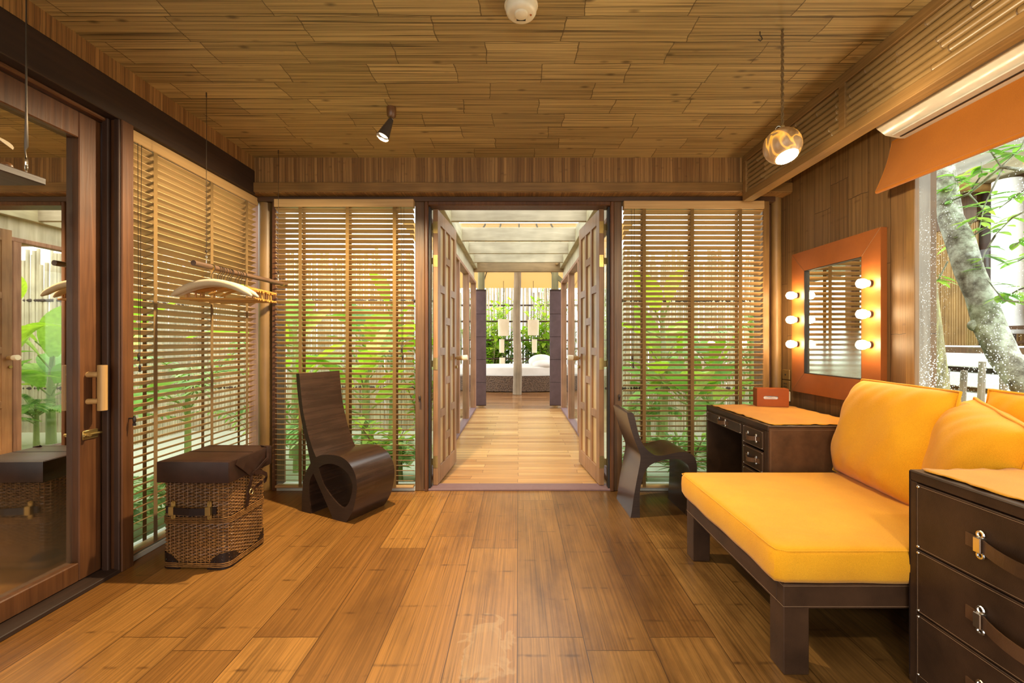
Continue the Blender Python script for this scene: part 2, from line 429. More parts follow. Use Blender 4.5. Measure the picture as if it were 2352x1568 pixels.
M['wall_x'] = bamboo('wall_bamboo_rear', 'z', 'x', 1.15, 0.15, (0.13, 0.060, 0.022), (0.23, 0.12, 0.042), streak=(0.6, 1.1), freq=50, bmp=0.3, mortar=0.0022)
M['deck'] = bamboo('walkway_boards', 'x', 'y', 0.8, 0.085, (0.36, 0.165, 0.050), (0.58, 0.33, 0.125), line=(0.14, 0.055, 0.018), streak=(0.6, 1.12), freq=40, rough=0.36, bmp=0.1, mortar=0.0022, spec=0.4, gaps=0.15)
M['bed_floor'] = bamboo('bedroom_boards', 'x', 'y', 0.9, 0.10, (0.17, 0.075, 0.025), (0.32, 0.16, 0.06), streak=(0.7, 1.1), freq=40, rough=0.22, bmp=0.05, mortar=0.002)
M['teak_z'] = wood('red_teak_upright', (0.070, 0.024, 0.008), (0.150, 0.058, 0.019), 'z')
M['teak_y'] = wood('red_teak_lengthwise', (0.070, 0.024, 0.008), (0.150, 0.058, 0.019), 'y')
M['dark_y'] = wood('dark_beam', (0.022, 0.010, 0.005), (0.045, 0.020, 0.010), 'y', rough=0.6)
M['dark_x'] = wood('dark_rail', (0.055, 0.025, 0.011), (0.105, 0.048, 0.020), 'x', rough=0.55)
M['dark_z'] = wood('dark_wood_and_post_shade', (0.030, 0.013, 0.007), (0.06, 0.025, 0.012), 'z', rough=0.55)
M['post_z'] = wood('brown_post', (0.085, 0.040, 0.015), (0.175, 0.088, 0.034), 'z')
M['honey_x'] = wood('honey_board_across', (0.18, 0.092, 0.027), (0.31, 0.168, 0.054), 'x', freq=55)
M['honey_y'] = wood('honey_board_along', (0.20, 0.105, 0.032), (0.34, 0.19, 0.066), 'y', freq=55)
M['honey_z'] = wood('honey_upright', (0.17, 0.086, 0.026), (0.30, 0.165, 0.055), 'z', freq=50)
M['log_z'] = wood('honey_log', (0.17, 0.090, 0.027), (0.29, 0.165, 0.055), 'z', freq=22, along=1.2)
M['slat'] = wood('blind_slats', (0.42, 0.25, 0.10), (0.56, 0.36, 0.16), 'x', freq=60, along=1.5, rough=0.45, bmp=0.1, big=0.12)
M['tape'] = fabric('blind_tape', (0.20, 0.118, 0.040))
M['door_leaf'] = wood('door_leaf_wood', (0.26, 0.125, 0.052), (0.42, 0.22, 0.10), 'z', freq=40)
M['door_panel'] = wood('door_panel_wood', (0.58, 0.40, 0.18), (0.74, 0.54, 0.28), 'z', freq=35, bmp=0.1)
M['pale_x'] = wood('weathered_rafter', (0.40, 0.32, 0.20), (0.62, 0.52, 0.36), 'x', freq=14, along=1.6, rough=0.6)
M['pale_y'] = wood('weathered_plate', (0.40, 0.33, 0.19), (0.60, 0.52, 0.33), 'y', freq=14, along=1.6, rough=0.6)
M['tan_x'] = wood('tan_lintel', (0.24, 0.145, 0.060), (0.42, 0.27, 0.125), 'x', freq=14, along=1.6, rough=0.6)
M['red_z'] = wood('walkway_red_post', (0.26, 0.11, 0.055), (0.50, 0.26, 0.15), 'z', freq=30, along=1.5, rough=0.6)
M['grey_log'] = wood('weathered_log', (0.24, 0.18, 0.11), (0.42, 0.33, 0.21), 'z', freq=18, along=1.0, rough=0.7)
M['green_log'] = wood('mossy_log', (0.15, 0.14, 0.06), (0.32, 0.27, 0.12), 'z', freq=18, along=1.0, rough=0.7)
M['bamboo_pole'] = wood('bamboo_pole', (0.22, 0.125, 0.042), (0.33, 0.205, 0.080), 'y', freq=18, along=0.8, rough=0.35, bmp=0.1)
M['plywood'] = wood('dark_plywood', (0.022, 0.011, 0.007), (0.060, 0.031, 0.019), 'y', freq=40, along=1.5, rough=0.24, bmp=0.04, spec=0.6)
M['plyedge'] = wood('dark_plywood_edge', (0.022, 0.012, 0.008), (0.046, 0.026, 0.017), 'x', freq=90, along=8, rough=0.5, bmp=0.1)
M['leather'] = leather('brown_leather', (0.046, 0.0225, 0.0110))
M['leather_lid'] = leather('chestnut_leather', (0.032, 0.014, 0.009), rough=0.38)
M['leather_side'] = leather('tan_brown_leather', (0.090, 0.043, 0.019), rough=0.45)
M['leather_dark'] = leather('black_brown_leather', (0.014, 0.007, 0.005), rough=0.4)
M['leather_orange'] = leather('orange_leather', (0.27, 0.082, 0.018), rough=0.5, v=0.1)
M['leather_red'] = leather('red_orange_leather', (0.30, 0.068, 0.011), rough=0.45, v=0.1)
M['leather_plum'] = leather('plum_leather', (0.115, 0.072, 0.075), rough=0.5, v=0.18)
M['stitch'] = plain('stitch_thread', (0.22, 0.13, 0.07), 0.8)
M['orange'] = fabric('orange_linen', (0.84, 0.40, 0.016), (0.78, 0.345, 0.012), wave=0.25)
M['orange_flat'] = fabric('orange_table_linen', (0.70, 0.315, 0.018), (0.62, 0.265, 0.012), wave=0.08)
M['shade_orange'] = fabric('orange_canvas', (0.36, 0.115, 0.007), (0.32, 0.10, 0.006), wave=0.03)
M['cream_pad'] = fabric('cream_cotton', (0.62, 0.50, 0.33), (0.54, 0.42, 0.26), wave=0.1)
M['white_linen'] = fabric('white_linen', (0.85, 0.83, 0.78), (0.78, 0.76, 0.70), wave=0.1)
M['lantern'] = fabric('lantern_cloth', (0.72, 0.64, 0.48), (0.66, 0.57, 0.40))
M['wicker'] = wood('wicker_strand', (0.17, 0.065, 0.016), (0.42, 0.20, 0.058), 'z', freq=35, along=35, rough=0.4, bmp=0.1, big=0.55)
M['wicker_dark'] = plain('wicker_inside', (0.022, 0.010, 0.004), 0.8)
M['brass'] = plain('aged_brass', (0.42, 0.29, 0.10), 0.35, 0.9)
M['brass_plate'] = plain('dull_brass_plate', (0.20, 0.12, 0.035), 0.45, 0.3)
M['steel'] = plain('polished_steel', (0.72, 0.70, 0.65), 0.22, 1.0)
M['bronze'] = plain('dark_bronze', (0.035, 0.022, 0.015), 0.4, 0.4)
M['black'] = plain('black_rubber', (0.012, 0.011, 0.010), 0.6)
M['wire'] = plain('dark_wire', (0.05, 0.035, 0.022), 0.4, 0.6)
M['rod'] = wood('hanging_rod_wood', (0.075, 0.038, 0.020), (0.15, 0.085, 0.050), 'y', freq=50, rough=0.45)
M['plank'] = wood('dark_plank', (0.035, 0.020, 0.013), (0.075, 0.046, 0.034), 'y', freq=40, rough=0.55)
M['hanger'] = wood('hanger_wood', (0.42, 0.18, 0.030), (0.62, 0.31, 0.07), 'x', freq=40, rough=0.4)
M['handle_wood'] = wood('pale_log', (0.36, 0.19, 0.060), (0.52, 0.31, 0.11), 'z', freq=30, rough=0.45)
M['white_plastic'] = plain('cream_plastic', (0.72, 0.64, 0.48), 0.4)
M['ac_white'] = plain('gloss_white_plastic', (0.58, 0.54, 0.46), 0.14)
M['slot'] = plain('dark_slot', (0.015, 0.012, 0.010), 0.5)
M['socket_white'] = plain('white_socket', (0.78, 0.70, 0.52), 0.35)
M['lamp_cone'] = plain('pewter_enamel', (0.085, 0.068, 0.058), 0.3, 0.4)
M['lamp_wood'] = plain('lamp_cup_wood', (0.14, 0.060, 0.020), 0.4)
M['bulb'] = emit('mirror_bulb_glow', (1.0, 0.72, 0.38), 110.0)
M['cone_inside'] = emit('spot_bulb_glow', (1.0, 0.80, 0.55), 2.2)
M['pendant_bulb'] = emit('pendant_bulb_glow', (1.0, 0.78, 0.42), 14.0)
M['glass'] = glassmat('window_glass')
M['glass_rain'] = glassmat('rain_spotted_glass', drops=0.75)
M['stone_sill'] = plain('pale_sill', (0.55, 0.55, 0.47), 0.4)
M['plum_stone'] = plain('purple_sill', (0.17, 0.09, 0.09), 0.6)
M['gravel'] = plain('garden_gravel', (0.60, 0.60, 0.48), 0.9, scale=60)
M['bark'] = None
M['white_paint'] = plain('white_wash', (0.85, 0.84, 0.80), 0.6)
M['stick'] = wood('grey_stick', (0.24, 0.18, 0.12), (0.40, 0.33, 0.25), 'z', freq=25)
M['fence'] = wood('pale_bamboo_fence', (0.46, 0.38, 0.24), (0.78, 0.69, 0.52), 'z', freq=16, along=1.0)
M['fence_far'] = wood('tan_bamboo_fence', (0.26, 0.19, 0.10), (0.52, 0.42, 0.26), 'z', freq=16, along=1.0)
M['screen'] = wood('amber_bamboo_screen', (0.30, 0.16, 0.045), (0.55, 0.34, 0.12), 'z', freq=30, along=1.0)
M['leaf_banana'] = foliage('banana_leaf', [(0.0, (0.13, 0.32, 0.07)), (0.5, (0.30, 0.56, 0.13)), (1.0, (0.56, 0.72, 0.20))])
M['leaf_lime'] = foliage('lime_leaf', [(0.0, (0.24, 0.46, 0.05)), (0.6, (0.50, 0.68, 0.09)), (1.0, (0.68, 0.76, 0.18))], transl=0.5)
M['leaf_dark'] = foliage('dark_leaf', [(0.0, (0.03, 0.10, 0.02)), (0.6, (0.10, 0.26, 0.04)), (1.0, (0.30, 0.46, 0.08))], transl=0.3)
M['leaf_palm'] = foliage('palm_leaf', [(0.0, (0.13, 0.30, 0.08)), (0.6, (0.34, 0.55, 0.18)), (1.0, (0.60, 0.72, 0.34))])
M['stem'] = plain('green_stem', (0.26, 0.34, 0.10), 0.5)
M['awning'] = None

def bark():
    m, nt, b = newmat('lichen_bark')
    tc = nd(nt, 'ShaderNodeTexCoord')
    n1 = nd(nt, 'ShaderNodeTexNoise', {'Vector': tc.outputs['Object'], 'Scale': 11.0, 'Detail': 6.0, 'Roughness': 0.7})
    nt.links.new(ramp(nt, n1.outputs['Fac'], [(0.36, (0.10, 0.085, 0.06)), (0.48, (0.28, 0.27, 0.21)), (0.62, (0.55, 0.58, 0.48))]), b.inputs['Base Color'])
    b.inputs['Roughness'].default_value = 0.85
    bump(nt, b, n1.outputs['Fac'], 0.6, 0.02)
    return m
M['bark'] = bark()
def barkmoss():
    m, nt, b = newmat('mossy_bark')
    tc = nd(nt, 'ShaderNodeTexCoord')
    mp = nd(nt, 'ShaderNodeMapping', {'Vector': tc.outputs['Object'], 'Scale': (9, 9, 2.5)})
    n1 = nd(nt, 'ShaderNodeTexNoise', {'Vector': mp.outputs[0], 'Scale': 1.6, 'Detail': 6.0, 'Roughness': 0.7})
    nt.links.new(ramp(nt, n1.outputs['Fac'], [(0.32, (0.12, 0.10, 0.05)), (0.5, (0.30, 0.25, 0.13)), (0.68, (0.42, 0.42, 0.16))]), b.inputs['Base Color'])
    b.inputs['Roughness'].default_value = 0.9
    bump(nt, b, n1.outputs['Fac'], 0.6, 0.02)
    return m
M['bark_moss'] = barkmoss()
def canvas_roof():
    m, nt, b = newmat('amber_canvas_ceiling')
    b.inputs['Base Color'].default_value = (0.62, 0.38, 0.15, 1); b.inputs['Roughness'].default_value = 0.9
    tr = nd(nt, 'ShaderNodeBsdfTranslucent', {'Color': (0.70, 0.38, 0.12, 1)})
    mx = nd(nt, 'ShaderNodeMixShader', {0: 0.25, 1: b.outputs[0], 2: tr.outputs[0]})
    nt.links.new(mx.outputs[0], nt.nodes['Material Output'].inputs['Surface'])
    return m
M['awning'] = canvas_roof()
def mirror_mat(name, tint, fog):
    m, nt, b = newmat(name)
    b.inputs['Base Color'].default_value = rgba(tint); b.inputs['Metallic'].default_value = 1.0
    tc = nd(nt, 'ShaderNodeTexCoord')
    sx = nd(nt, 'ShaderNodeSeparateXYZ', {0: tc.outputs['Object']})
    nz = nd(nt, 'ShaderNodeTexNoise', {'Vector': tc.outputs['Object'], 'Scale': 3.0, 'Detail': 3.0})
    z = math_(nt, 'ADD', sx.outputs[2], math_(nt, 'MULTIPLY', math_(nt, 'SUBTRACT', nz.outputs['Fac'], 0.5), fog[2]))
    f = ramp(nt, math_(nt, 'DIVIDE', z, S), [(fog[0], (1, 1, 1)), (fog[1], (0, 0, 0))])
    nt.links.new(math_(nt, 'ADD', math_(nt, 'MULTIPLY', f, fog[3]), 0.012), b.inputs['Roughness'])
    hz = nd(nt, 'ShaderNodeBsdfDiffuse', {'Color': rgba(fog[5])})
    mx = nd(nt, 'ShaderNodeMixShader', {0: math_(nt, 'MULTIPLY', f, fog[4]), 1: b.outputs[0], 2: hz.outputs[0]})
    nt.links.new(mx.outputs[0], nt.nodes['Material Output'].inputs['Surface'])
    return m
M['mirror'] = mirror_mat('vanity_mirror', (0.66, 0.65, 0.56), (0.10, 0.42, 0.25, 0.16, 0.22, (0.35, 0.33, 0.25)))
M['mirror_door'] = mirror_mat('mirrored_door_glass', (0.86, 0.82, 0.72), (0.18, 0.55, 0.20, 0.10, 0.28, (0.13, 0.09, 0.05)))
def shade_stone():
    m, nt, b = newmat('glowing_shell_globe')
    tc = nd(nt, 'ShaderNodeTexCoord')
    n0 = nd(nt, 'ShaderNodeTexNoise', {'Vector': tc.outputs['Object'], 'Scale': 9.0, 'Detail': 4.0, 'Distortion': 1.5})
    base = ramp(nt, n0.outputs['Fac'], [(0.35, (0.25, 0.13, 0.05)), (0.6, (0.52, 0.33, 0.18))])
    nt.links.new(base, b.inputs['Base Color'])
    b.inputs['Roughness'].default_value = 0.35
    n1 = nd(nt, 'ShaderNodeTexNoise', {'Vector': tc.outputs['Object'], 'Scale': 7.0, 'Detail': 2.0, 'Distortion': 0.8})
    vein = ramp(nt, math_(nt, 'ABSOLUTE', math_(nt, 'SUBTRACT', n1.outputs['Fac'], 0.52)), [(0.0, (1, 1, 1)), (0.035, (0.06, 0.06, 0.06)), (0.10, (0.02, 0.02, 0.02))])
    b.inputs['Emission Color'].default_value = (1.0, 0.42, 0.02, 1)
    nt.links.new(math_(nt, 'MULTIPLY', vein, 1.1), b.inputs['Emission Strength'])
    return m
M['globe'] = shade_stone()

def struct(name, mb, mat, label, cat, parent=None, **kw):
    o = mb.build(name, mat, parent, smooth=kw.pop('smooth', False), **kw)
    if parent is None: tag(o, label, cat, kind='structure')
    return o

# =================================================================== ROOM SHELL
CZ = 2.43
XL, XR, YB, YR = -1.90, 1.97, 3.20, -2.2
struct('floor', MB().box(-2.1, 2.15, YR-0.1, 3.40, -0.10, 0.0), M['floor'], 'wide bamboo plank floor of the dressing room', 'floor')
struct('ceiling', MB().box(-2.1, 2.15, YR-0.1, 3.45, CZ, CZ+0.16), M['ceiling'], 'split bamboo board ceiling above the dressing room', 'ceiling')
w = MB().box(-2.05, 2.12, YB, 3.42, 2.175, CZ)
struct('wall_back', w, M['frieze_x'], 'bamboo strip frieze above the back windows and double door', 'wall')
struct('trim_1', MB().box(-1.90, 1.97, YB-0.016, YB, 2.178, 2.247, 0.003), M['honey_x'], 'honey coloured board along the foot of the back frieze', 'trim')
struct('trim_2', MB().box(-1.98, 1.90, 3.275, 3.40, 2.138, 2.175, 0.003), M['dark_x'], 'dark wooden head rail over the back windows', 'trim')
# left wall: frieze + dark beam + solid part
w = MB().box(-2.10, XL, YR, 3.25, 2.335, CZ); w.box(-2.10, XL, YR, -1.0, 0.0, 2.2); w.box(-2.10, XL, 0.80, 0.93, 0.0, 2.2)
struct('wall_left', w, M['frieze_y'], 'bamboo strip frieze high on the left wall', 'wall')
struct('trim_3', MB().box(-2.10, XL+0.002, YR, 3.21, 2.165, 2.335, 0.004), M['dark_y'], 'dark brown beam along the top of the left wall', 'trim')
struct('trim_4', MB().box(-2.04, -1.955, 0.95, 2.12, 2.148, 2.168, 0.006), M['teak_y'], 'thin red brown moulding above the sliding mirror door', 'trim')
# right wall with window opening y 0.2..2.25, z 0.5..2.10
w = MB().box(XR, 2.12, 2.25, 3.42, 0, CZ); w.box(XR, 2.12, 0.2, 2.25, 0, 0.5); w.box(XR, 2.12, 0.2, 2.25, 2.10, CZ); w.box(XR, 2.12, YR, 0.2, 0, CZ)
struct('wall_right', w, M['wall_y'], 'dark bamboo board wall behind the vanity mirror', 'wall')
w = MB().box(-2.1, -1.5, YR-0.1, YR, 0, CZ); w.box(1.5, 2.12, YR-0.1, YR, 0, CZ); w.box(-1.5, 1.5, YR-0.1, YR, 2.1, CZ)  # unseen rear wall; its wide opening is added to let daylight in
struct('wall_rear', w, M['wall_x'], 'bamboo wall behind the photographer with a wide opening added for daylight', 'wall')
# posts / jambs of the back wall
def upright(name, x0, x1, y0, y1, z1, mat, label, bev=0.004):
    return struct(name, MB().box(x0, x1, y0, y1, 0, z1, bev), mat, label, 'post')
upright('trim_5', -0.762, -0.692, 3.285, 3.40, 2.14, M['post_z'], 'brown wooden post left of the double door')
upright('trim_6', 0.708, 0.770, 3.285, 3.40, 2.14, M['post_z'], 'brown wooden post right of the double door')
upright('trim_7', -1.822, -1.788, 3.285, 3.40, 2.14, M['teak_z'], 'red brown window frame upright in the left back corner')
upright('trim_8', 1.803, 1.853, 3.272, 3.40, 2.14, M['honey_z'], 'honey coloured window frame upright right of the right back blind')
struct('trim_9', MB().cyl((-1.895, 3.34, 0), (-1.895, 3.34, 2.175), 0.052, n=20), M['log_z'], 'round honey coloured log post in the left back corner', 'post', smooth=True)
struct('trim_10', MB().cyl((1.935, 3.33, 0), (1.935, 3.33, 2.175), 0.036, n=20), M['log_z'], 'round honey coloured log post in the right back corner', 'post', smooth=True)
w = MB().box(-2.05, -1.80, 3.38, 3.44, 0, 2.2); w.box(1.85, 2.1, 3.38, 3.44, 0, 2.2)
struct('trim_11', w, M['red_z'], 'dark filler boards behind the two corner log posts', 'trim')
# door bead frame
w = MB().box(-0.690, -0.664, 3.27, 3.40, 0, 2.138, 0.005); w.box(0.681, 0.708, 3.27, 3.40, 0, 2.138, 0.005); w.box(-0.664, 0.681, 3.27, 3.40, 2.108, 2.138, 0.005)
struct('trim_12', w, M['teak_z'], 'red brown door frame around the double door opening', 'door frame')
w = MB().box(-0.70, 0.715, 3.285, 3.42, -0.002, 0.014, 0.004)
struct('trim_13', w, M['plum_stone'], 'dark wooden threshold of the double door', 'threshold')
w = MB().box(-0.664, -0.652, 3.30, 3.36, 0.014, 2.105); w.box(0.669, 0.681, 3.30, 3.36, 0.014, 2.105)
struct('trim_14', w, M['slot'], 'black door stops inside the double door frame', 'trim')
# left wall posts
w = MB().box(-1.975, -1.945, 2.105, 2.124, 0, 2.165, 0.004); w.box(-1.925, -1.900, 2.113, 2.124, 0, 2.165, 0.003)
struct('trim_15', w, M['dark_z'], 'grooved post face beside the sliding mirror door, coloured dark for shade', 'jamb')  # post face turned from the light; its shade is put into dark strips
upright('trim_16', -2.05, -1.895, 2.125, 2.192, 2.17, M['teak_z'], 'red brown post between the mirror door and the left blind')
struct('trim_17', MB().box(-2.06, -1.93, 2.192, 3.30, 0.0, 0.028, 0.003), M['stone_sill'], 'pale sill below the left window', 'sill')
struct('trim_18', MB().box(-1.79, -0.762, 3.285, 3.42, 0.0, 0.026, 0.003), M['stone_sill'], 'pale sill below the left back window', 'sill')
struct('trim_19', MB().box(0.77, 1.805, 3.285, 3.42, 0.0, 0.026, 0.003), M['stone_sill'], 'pale sill below the right back window', 'sill')
struct('trim_20', MB().box(-2.05, -1.900, 0.93, 2.12, 0.0, 0.020, 0.003), M['dark_y'], 'dark floor track under the sliding mirror door', 'track')
# windows (panes)
def pane(name, mb, label, mat='glass'):
    return struct(name, mb, M[mat], label, 'window')
pane('window_1', MB().box(-2.04, -2.035, 2.192, 3.30, 0.028, 2.165), 'clear window pane behind the left wall blind')
pane('window_2', MB().box(-1.79, -0.762, 3.385, 3.390, 0.026, 2.138), 'clear window pane behind the left back blind')
pane('window_3', MB().box(0.77, 1.805, 3.385, 3.390, 0.026, 2.138), 'clear window pane behind the right back blind')
wf = thing('window_4', 'large side window spotted with rain beside the orange cushions', 'window', (1.99, 1.2, 0.5), kind='structure')
MB().box(0.000, 0.005, -1.0, 1.02, 0, 1.6).build('pane', M['glass_rain'], wf, smooth=False)
fr = MB().box(-0.026, 0.0, 1.000, 1.052, 0.001, 1.599, 0.003); fr.box(-0.027, 0.02, -1.0, 1.05, -0.03, 0.0, 0.003); fr.box(-0.02, 0.02, -1.0, 1.05, 1.6, 1.63)
fr.build('window_frame', M['honey_z'], wf, smooth=False)
MB().box(0.008, 0.088, 1.034, 1.12, -0.1, 1.62, 0.004).build('outer_post', M['stick'], wf, smooth=False)

# ------------------------------------------------------------------ sliding mirror door (left)
d1 = thing('door_1', 'sliding door with mirrored glass in a red brown frame on the left', 'door', (-1.985, 1.55, 0.0), kind='structure')
MB().box(-0.036, -0.031, -0.48, 0.465, 0.10, 2.035).build('mirror_glass', M['mirror_door'], d1, smooth=False)
f = MB().box(-0.045, 0.0, 0.458, 0.566, 0.022, 2.145, 0.004); f.box(-0.045, 0.0, -0.58, -0.47, 0.022, 2.145, 0.004)
f.box(-0.045, 0.0, -0.47, 0.458, 0.022, 0.106, 0.004); f.box(-0.045, 0.0, -0.47, 0.458, 2.025, 2.145, 0.004)
f.build('door_frame', M['teak_z'], d1, smooth=False)
h = MB().cyl((0.050, 0.517, 0.785), (0.050, 0.517, 0.995), 0.0190, n=16).build('pull_handle', M['handle_wood'], d1)
for z in (0.828, 0.952): MB().cyl((-0.01, 0.497, z), (0.050, 0.517, z), 0.0135, n=12).build('standoff', M['handle_wood'], h)
MB().box(-0.001, 0.006, 0.470, 0.545, 0.655, 0.697, 0.002).cyl((0.010, 0.47, 0.676), (0.010, 0.565, 0.676), 0.006, n=10).cyl((0.006, 0.482, 0.676), (0.028, 0.482, 0.676), 0.007, n=10).build('sliding_bolt', M['brass'], d1)

# ------------------------------------------------------------------ venetian blinds
def fish(mb, c, s=1.0):
    c = Vector(c)
    mb.sphere(c, 0.011*s, 10, (0.62, 0.5, 1.45))
    mb.box(c.x-0.006*s, c.x+0.006*s, c.y-0.002*s, c.y+0.002*s, c.z-0.024*s, c.z-0.014*s)
def blind(label, loc, rz, W, H, tapes, cord_x, cord_z, skew=0.0, tilt=R(20.5)):
    t = thing('venetian_blind', label, 'blind', loc, rz)
    MB().box(0, W, -0.034, 0.022, H-0.058, H, 0.003).build('headrail', M['slat'], t, smooth=False)
    sl = MB(); n = int((H-0.085)/0.0375)
    for i in range(n):
        z = H-0.075-0.0375*i
        if z < 0.04: break
        tt = tilt + random.uniform(-0.02, 0.02)
        c, s_ = 0.025*math.cos(tt), 0.025*math.sin(tt)
        a = [(0.004, -c, z+s_), (W-0.004, -c, z+s_+skew), (W-0.004, 0, z+0.0022+skew), (0.004, 0, z+0.0022), (W-0.004, c, z-s_+skew), (0.004, c, z-s_)]
        th = 0.0026
        v = [sl.bm.verts.new(p) for p in a] + [sl.bm.verts.new((p[0], p[1], p[2]-th)) for p in a]
        F = sl.bm.faces.new
        F((v[0], v[1], v[2], v[3])); F((v[3], v[2], v[4], v[5])); F((v[9], v[8], v[7], v[6])); F((v[11], v[10], v[8], v[9]))
        F((v[0], v[6], v[7], v[1])); F((v[4], v[10], v[11], v[5])); F((v[0], v[3], v[9], v[6])); F((v[3], v[5], v[11], v[9])); F((v[1], v[7], v[8], v[2])); F((v[2], v[8], v[10], v[4]))
    sl.build('slats', M['slat'], t, smooth=False)
    MB().box(0.002, W-0.002, -0.024, 0.024, 0.004, 0.022, 0.003).build('bottom_rail', M['slat'], t, smooth=False)
    for x in tapes:
        tp = MB().box(x-0.0125, x+0.0125, -0.0300, -0.0292, 0.012, H-0.05)
        tp.box(x-0.0125, x+0.0125, 0.0280, 0.0288, 0.012, H-0.05)
        for i in range(0, n):
            z = H-0.082-0.0375*i
            if z < 0.04: break
            tp.beam((x-0.009, -0.029, z+0.011), (x-0.009, 0.028, z-0.011), 0.002, 0.001)
        tp.build('ladder_tape', M['tape'], t, smooth=False)
    cd = MB().cyl((cord_x, -0.038, H-0.06), (cord_x+0.006, -0.038, cord_z), 0.0014, n=5).cyl((cord_x+0.022, -0.038, H-0.06), (cord_x+0.012, -0.038, cord_z-0.05), 0.0014, n=5).build('pull_cord', M['wire'], t)
    fm = MB(); fish(fm, (cord_x+0.006, -0.038, cord_z)); fm.build('fish_tassel', M['bronze'], cd)
    fm = MB(); fish(fm, (cord_x+0.012, -0.038, cord_z-0.055)); fm.build('fish_tassel', M['bronze'], cd)
    return t
blind('wooden venetian blind on the left wall behind the wicker trunk', (-1.957, 2.196, 0.03), R(90), 1.09, 2.135, [0.165, 0.60, 0.96], 0.045, 1.0, tilt=R(27.5))
blind('wooden venetian blind left of the double door behind the tall loop chair', (-1.784, 3.275, 0.028), 0, 1.020, 2.118, [0.192, 0.535, 0.880], 0.93, 1.02, -0.004)
blind('wooden venetian blind right of the double door behind the desk', (0.772, 3.275, 0.028), 0, 1.028, 2.105, [0.150, 0.502, 0.852], 0.055, 0.96)

# small fish-shaped hooks on three posts
for lab, p in (('dark fish shaped hook on the red brown post beside the left blind', (-1.882, 2.162, 0.725)),
               ('dark fish shaped hook on the post left of the double door', (-0.722, 3.272, 0.69)),
               ('dark fish shaped hook on the post right of the double door', (0.742, 3.272, 0.70))):
    t = thing('fish_hook', lab, 'hook', p, group='fish shaped hooks on the posts')
    m = MB()
    if p[0] < -1.5: m.cyl((-0.013, 0, 0.006), (0.012, 0, 0.006), 0.0035, n=8)
    else: m.cyl((0, 0.013, 0.006), (0, -0.012, 0.006), 0.0035, n=8)
    m.build('peg', M['bronze'], t)
    m = MB(); fish(m, (0.014, 0, 0) if p[0] < -1.5 else (0, -0.014, 0), 1.25); m.build('fish', M['bronze'], t)

# ------------------------------------------------------------------ double door leaves
def leaf_door(name, label, loc, rz, side):
    """local x runs from the hinge edge (0) to the free edge, y is thickness"""
    t = thing(name, label, 'door', loc, rz, kind='structure')
    W, H, T = 0.66, 2.095, 0.038
    f = MB()
    f.box(0, 0.085, -T/2, T/2, 0, H, 0.002); f.box(W-0.075, W, -T/2, T/2, 0, H, 0.002)
    f.box(0.085, W-0.075, -T/2, T/2, H-0.105, H, 0.002); f.box(0.085, W-0.075, -T/2, T/2, 0, 0.125, 0.002)
    iw = W-0.16; mw = 0.045; cw = (iw-2*mw)/3; x = 0.085
    for c in range(3):
        x0 = x + c*(cw+mw)
        if c < 2: f.box(x0+cw, x0+cw+mw, -T/2, T/2, 0.125, H-0.105, 0.0015)
        cuts = (0.495, 0.98, 1.47) if c != 1 else (0.285, 0.74, 1.225, 1.72)
        for z in cuts: f.box(x0, x0+cw, -T/2, T/2, z, z+0.06, 0.0015)
    f.build('leaf_frame', M['door_leaf'], t, smooth=False)
    MB().box(0.07, W-0.06, -0.005, 0.005, 0.11, H-0.09).build('panel_sheet', M['door_panel'], t, smooth=False)
    for z in (0.176, 0.92, 1.70, 1.955):
        hg = MB().box(-0.003, 0.0005, -T/2+0.001, T/2-0.001, z-0.045, z+0.045)
        hg.box(-0.0022, 0.0012, -0.040*side-0.012, -0.040*side+0.036, z-0.028, z+0.028) if False else None
        hg.box(-0.0025, 0.0003, (T/2 if side > 0 else -T/2-0.030), (T/2+0.030 if side > 0 else -T/2), z-0.024, z+0.024)
        ky = (T/2+0.032) if side > 0 else -(T/2+0.032)
        hg.cyl((-0.002, ky, z-0.030), (-0.002, ky, z+0.030), 0.006, n=10)
        for dz in (-0.030, -0.010, 0.010, 0.030): hg.cyl((-0.0045, 0.004*side, z+dz), (-0.002, 0.004*side, z+dz), 0.0028, n=8)
        hg.build('hinge', M['brass'], t, smooth=False)
    hd = MB(); ys = -side
    hd.cyl((W-0.035, ys*(T/2), 0.94), (W-0.035, ys*(T/2+0.045), 0.94), 0.009, n=12)
    hd.cyl((W-0.135, ys*(T/2+0.048), 0.94), (W-0.005, ys*(T/2+0.048), 0.94), 0.016, n=14) if False else hd.cyl((W-0.035, ys*(T/2+0.01), 0.94), (W-0.035, ys*(T/2+0.10), 0.945), 0.019, 0.023, n=16)
    hb = hd.build('door_handle', M['handle_wood'], t)
    MB().cyl((W-0.035, ys*(T/2+0.062), 0.9425), (W-0.035, ys*(T/2+0.108), 0.946), 0.0236, n=16).build('white_tip', M['socket_white'], hb)
    MB().cyl((W-0.02, ys*T/2, 0.86), (W-0.02, ys*(T/2+0.014), 0.86), 0.013, n=12).build('key_plate', M['brass'], t)
    return t
leaf_door('door_2', 'panelled wooden door leaf swung open on the left of the doorway', (-0.628, 3.372, 0.016), math.atan2(0.66, 0.050), 1)
leaf_door('door_3', 'panelled wooden door leaf swung open on the right of the doorway', (0.634, 3.368, 0.016), math.atan2(0.61, -0.060), -1)

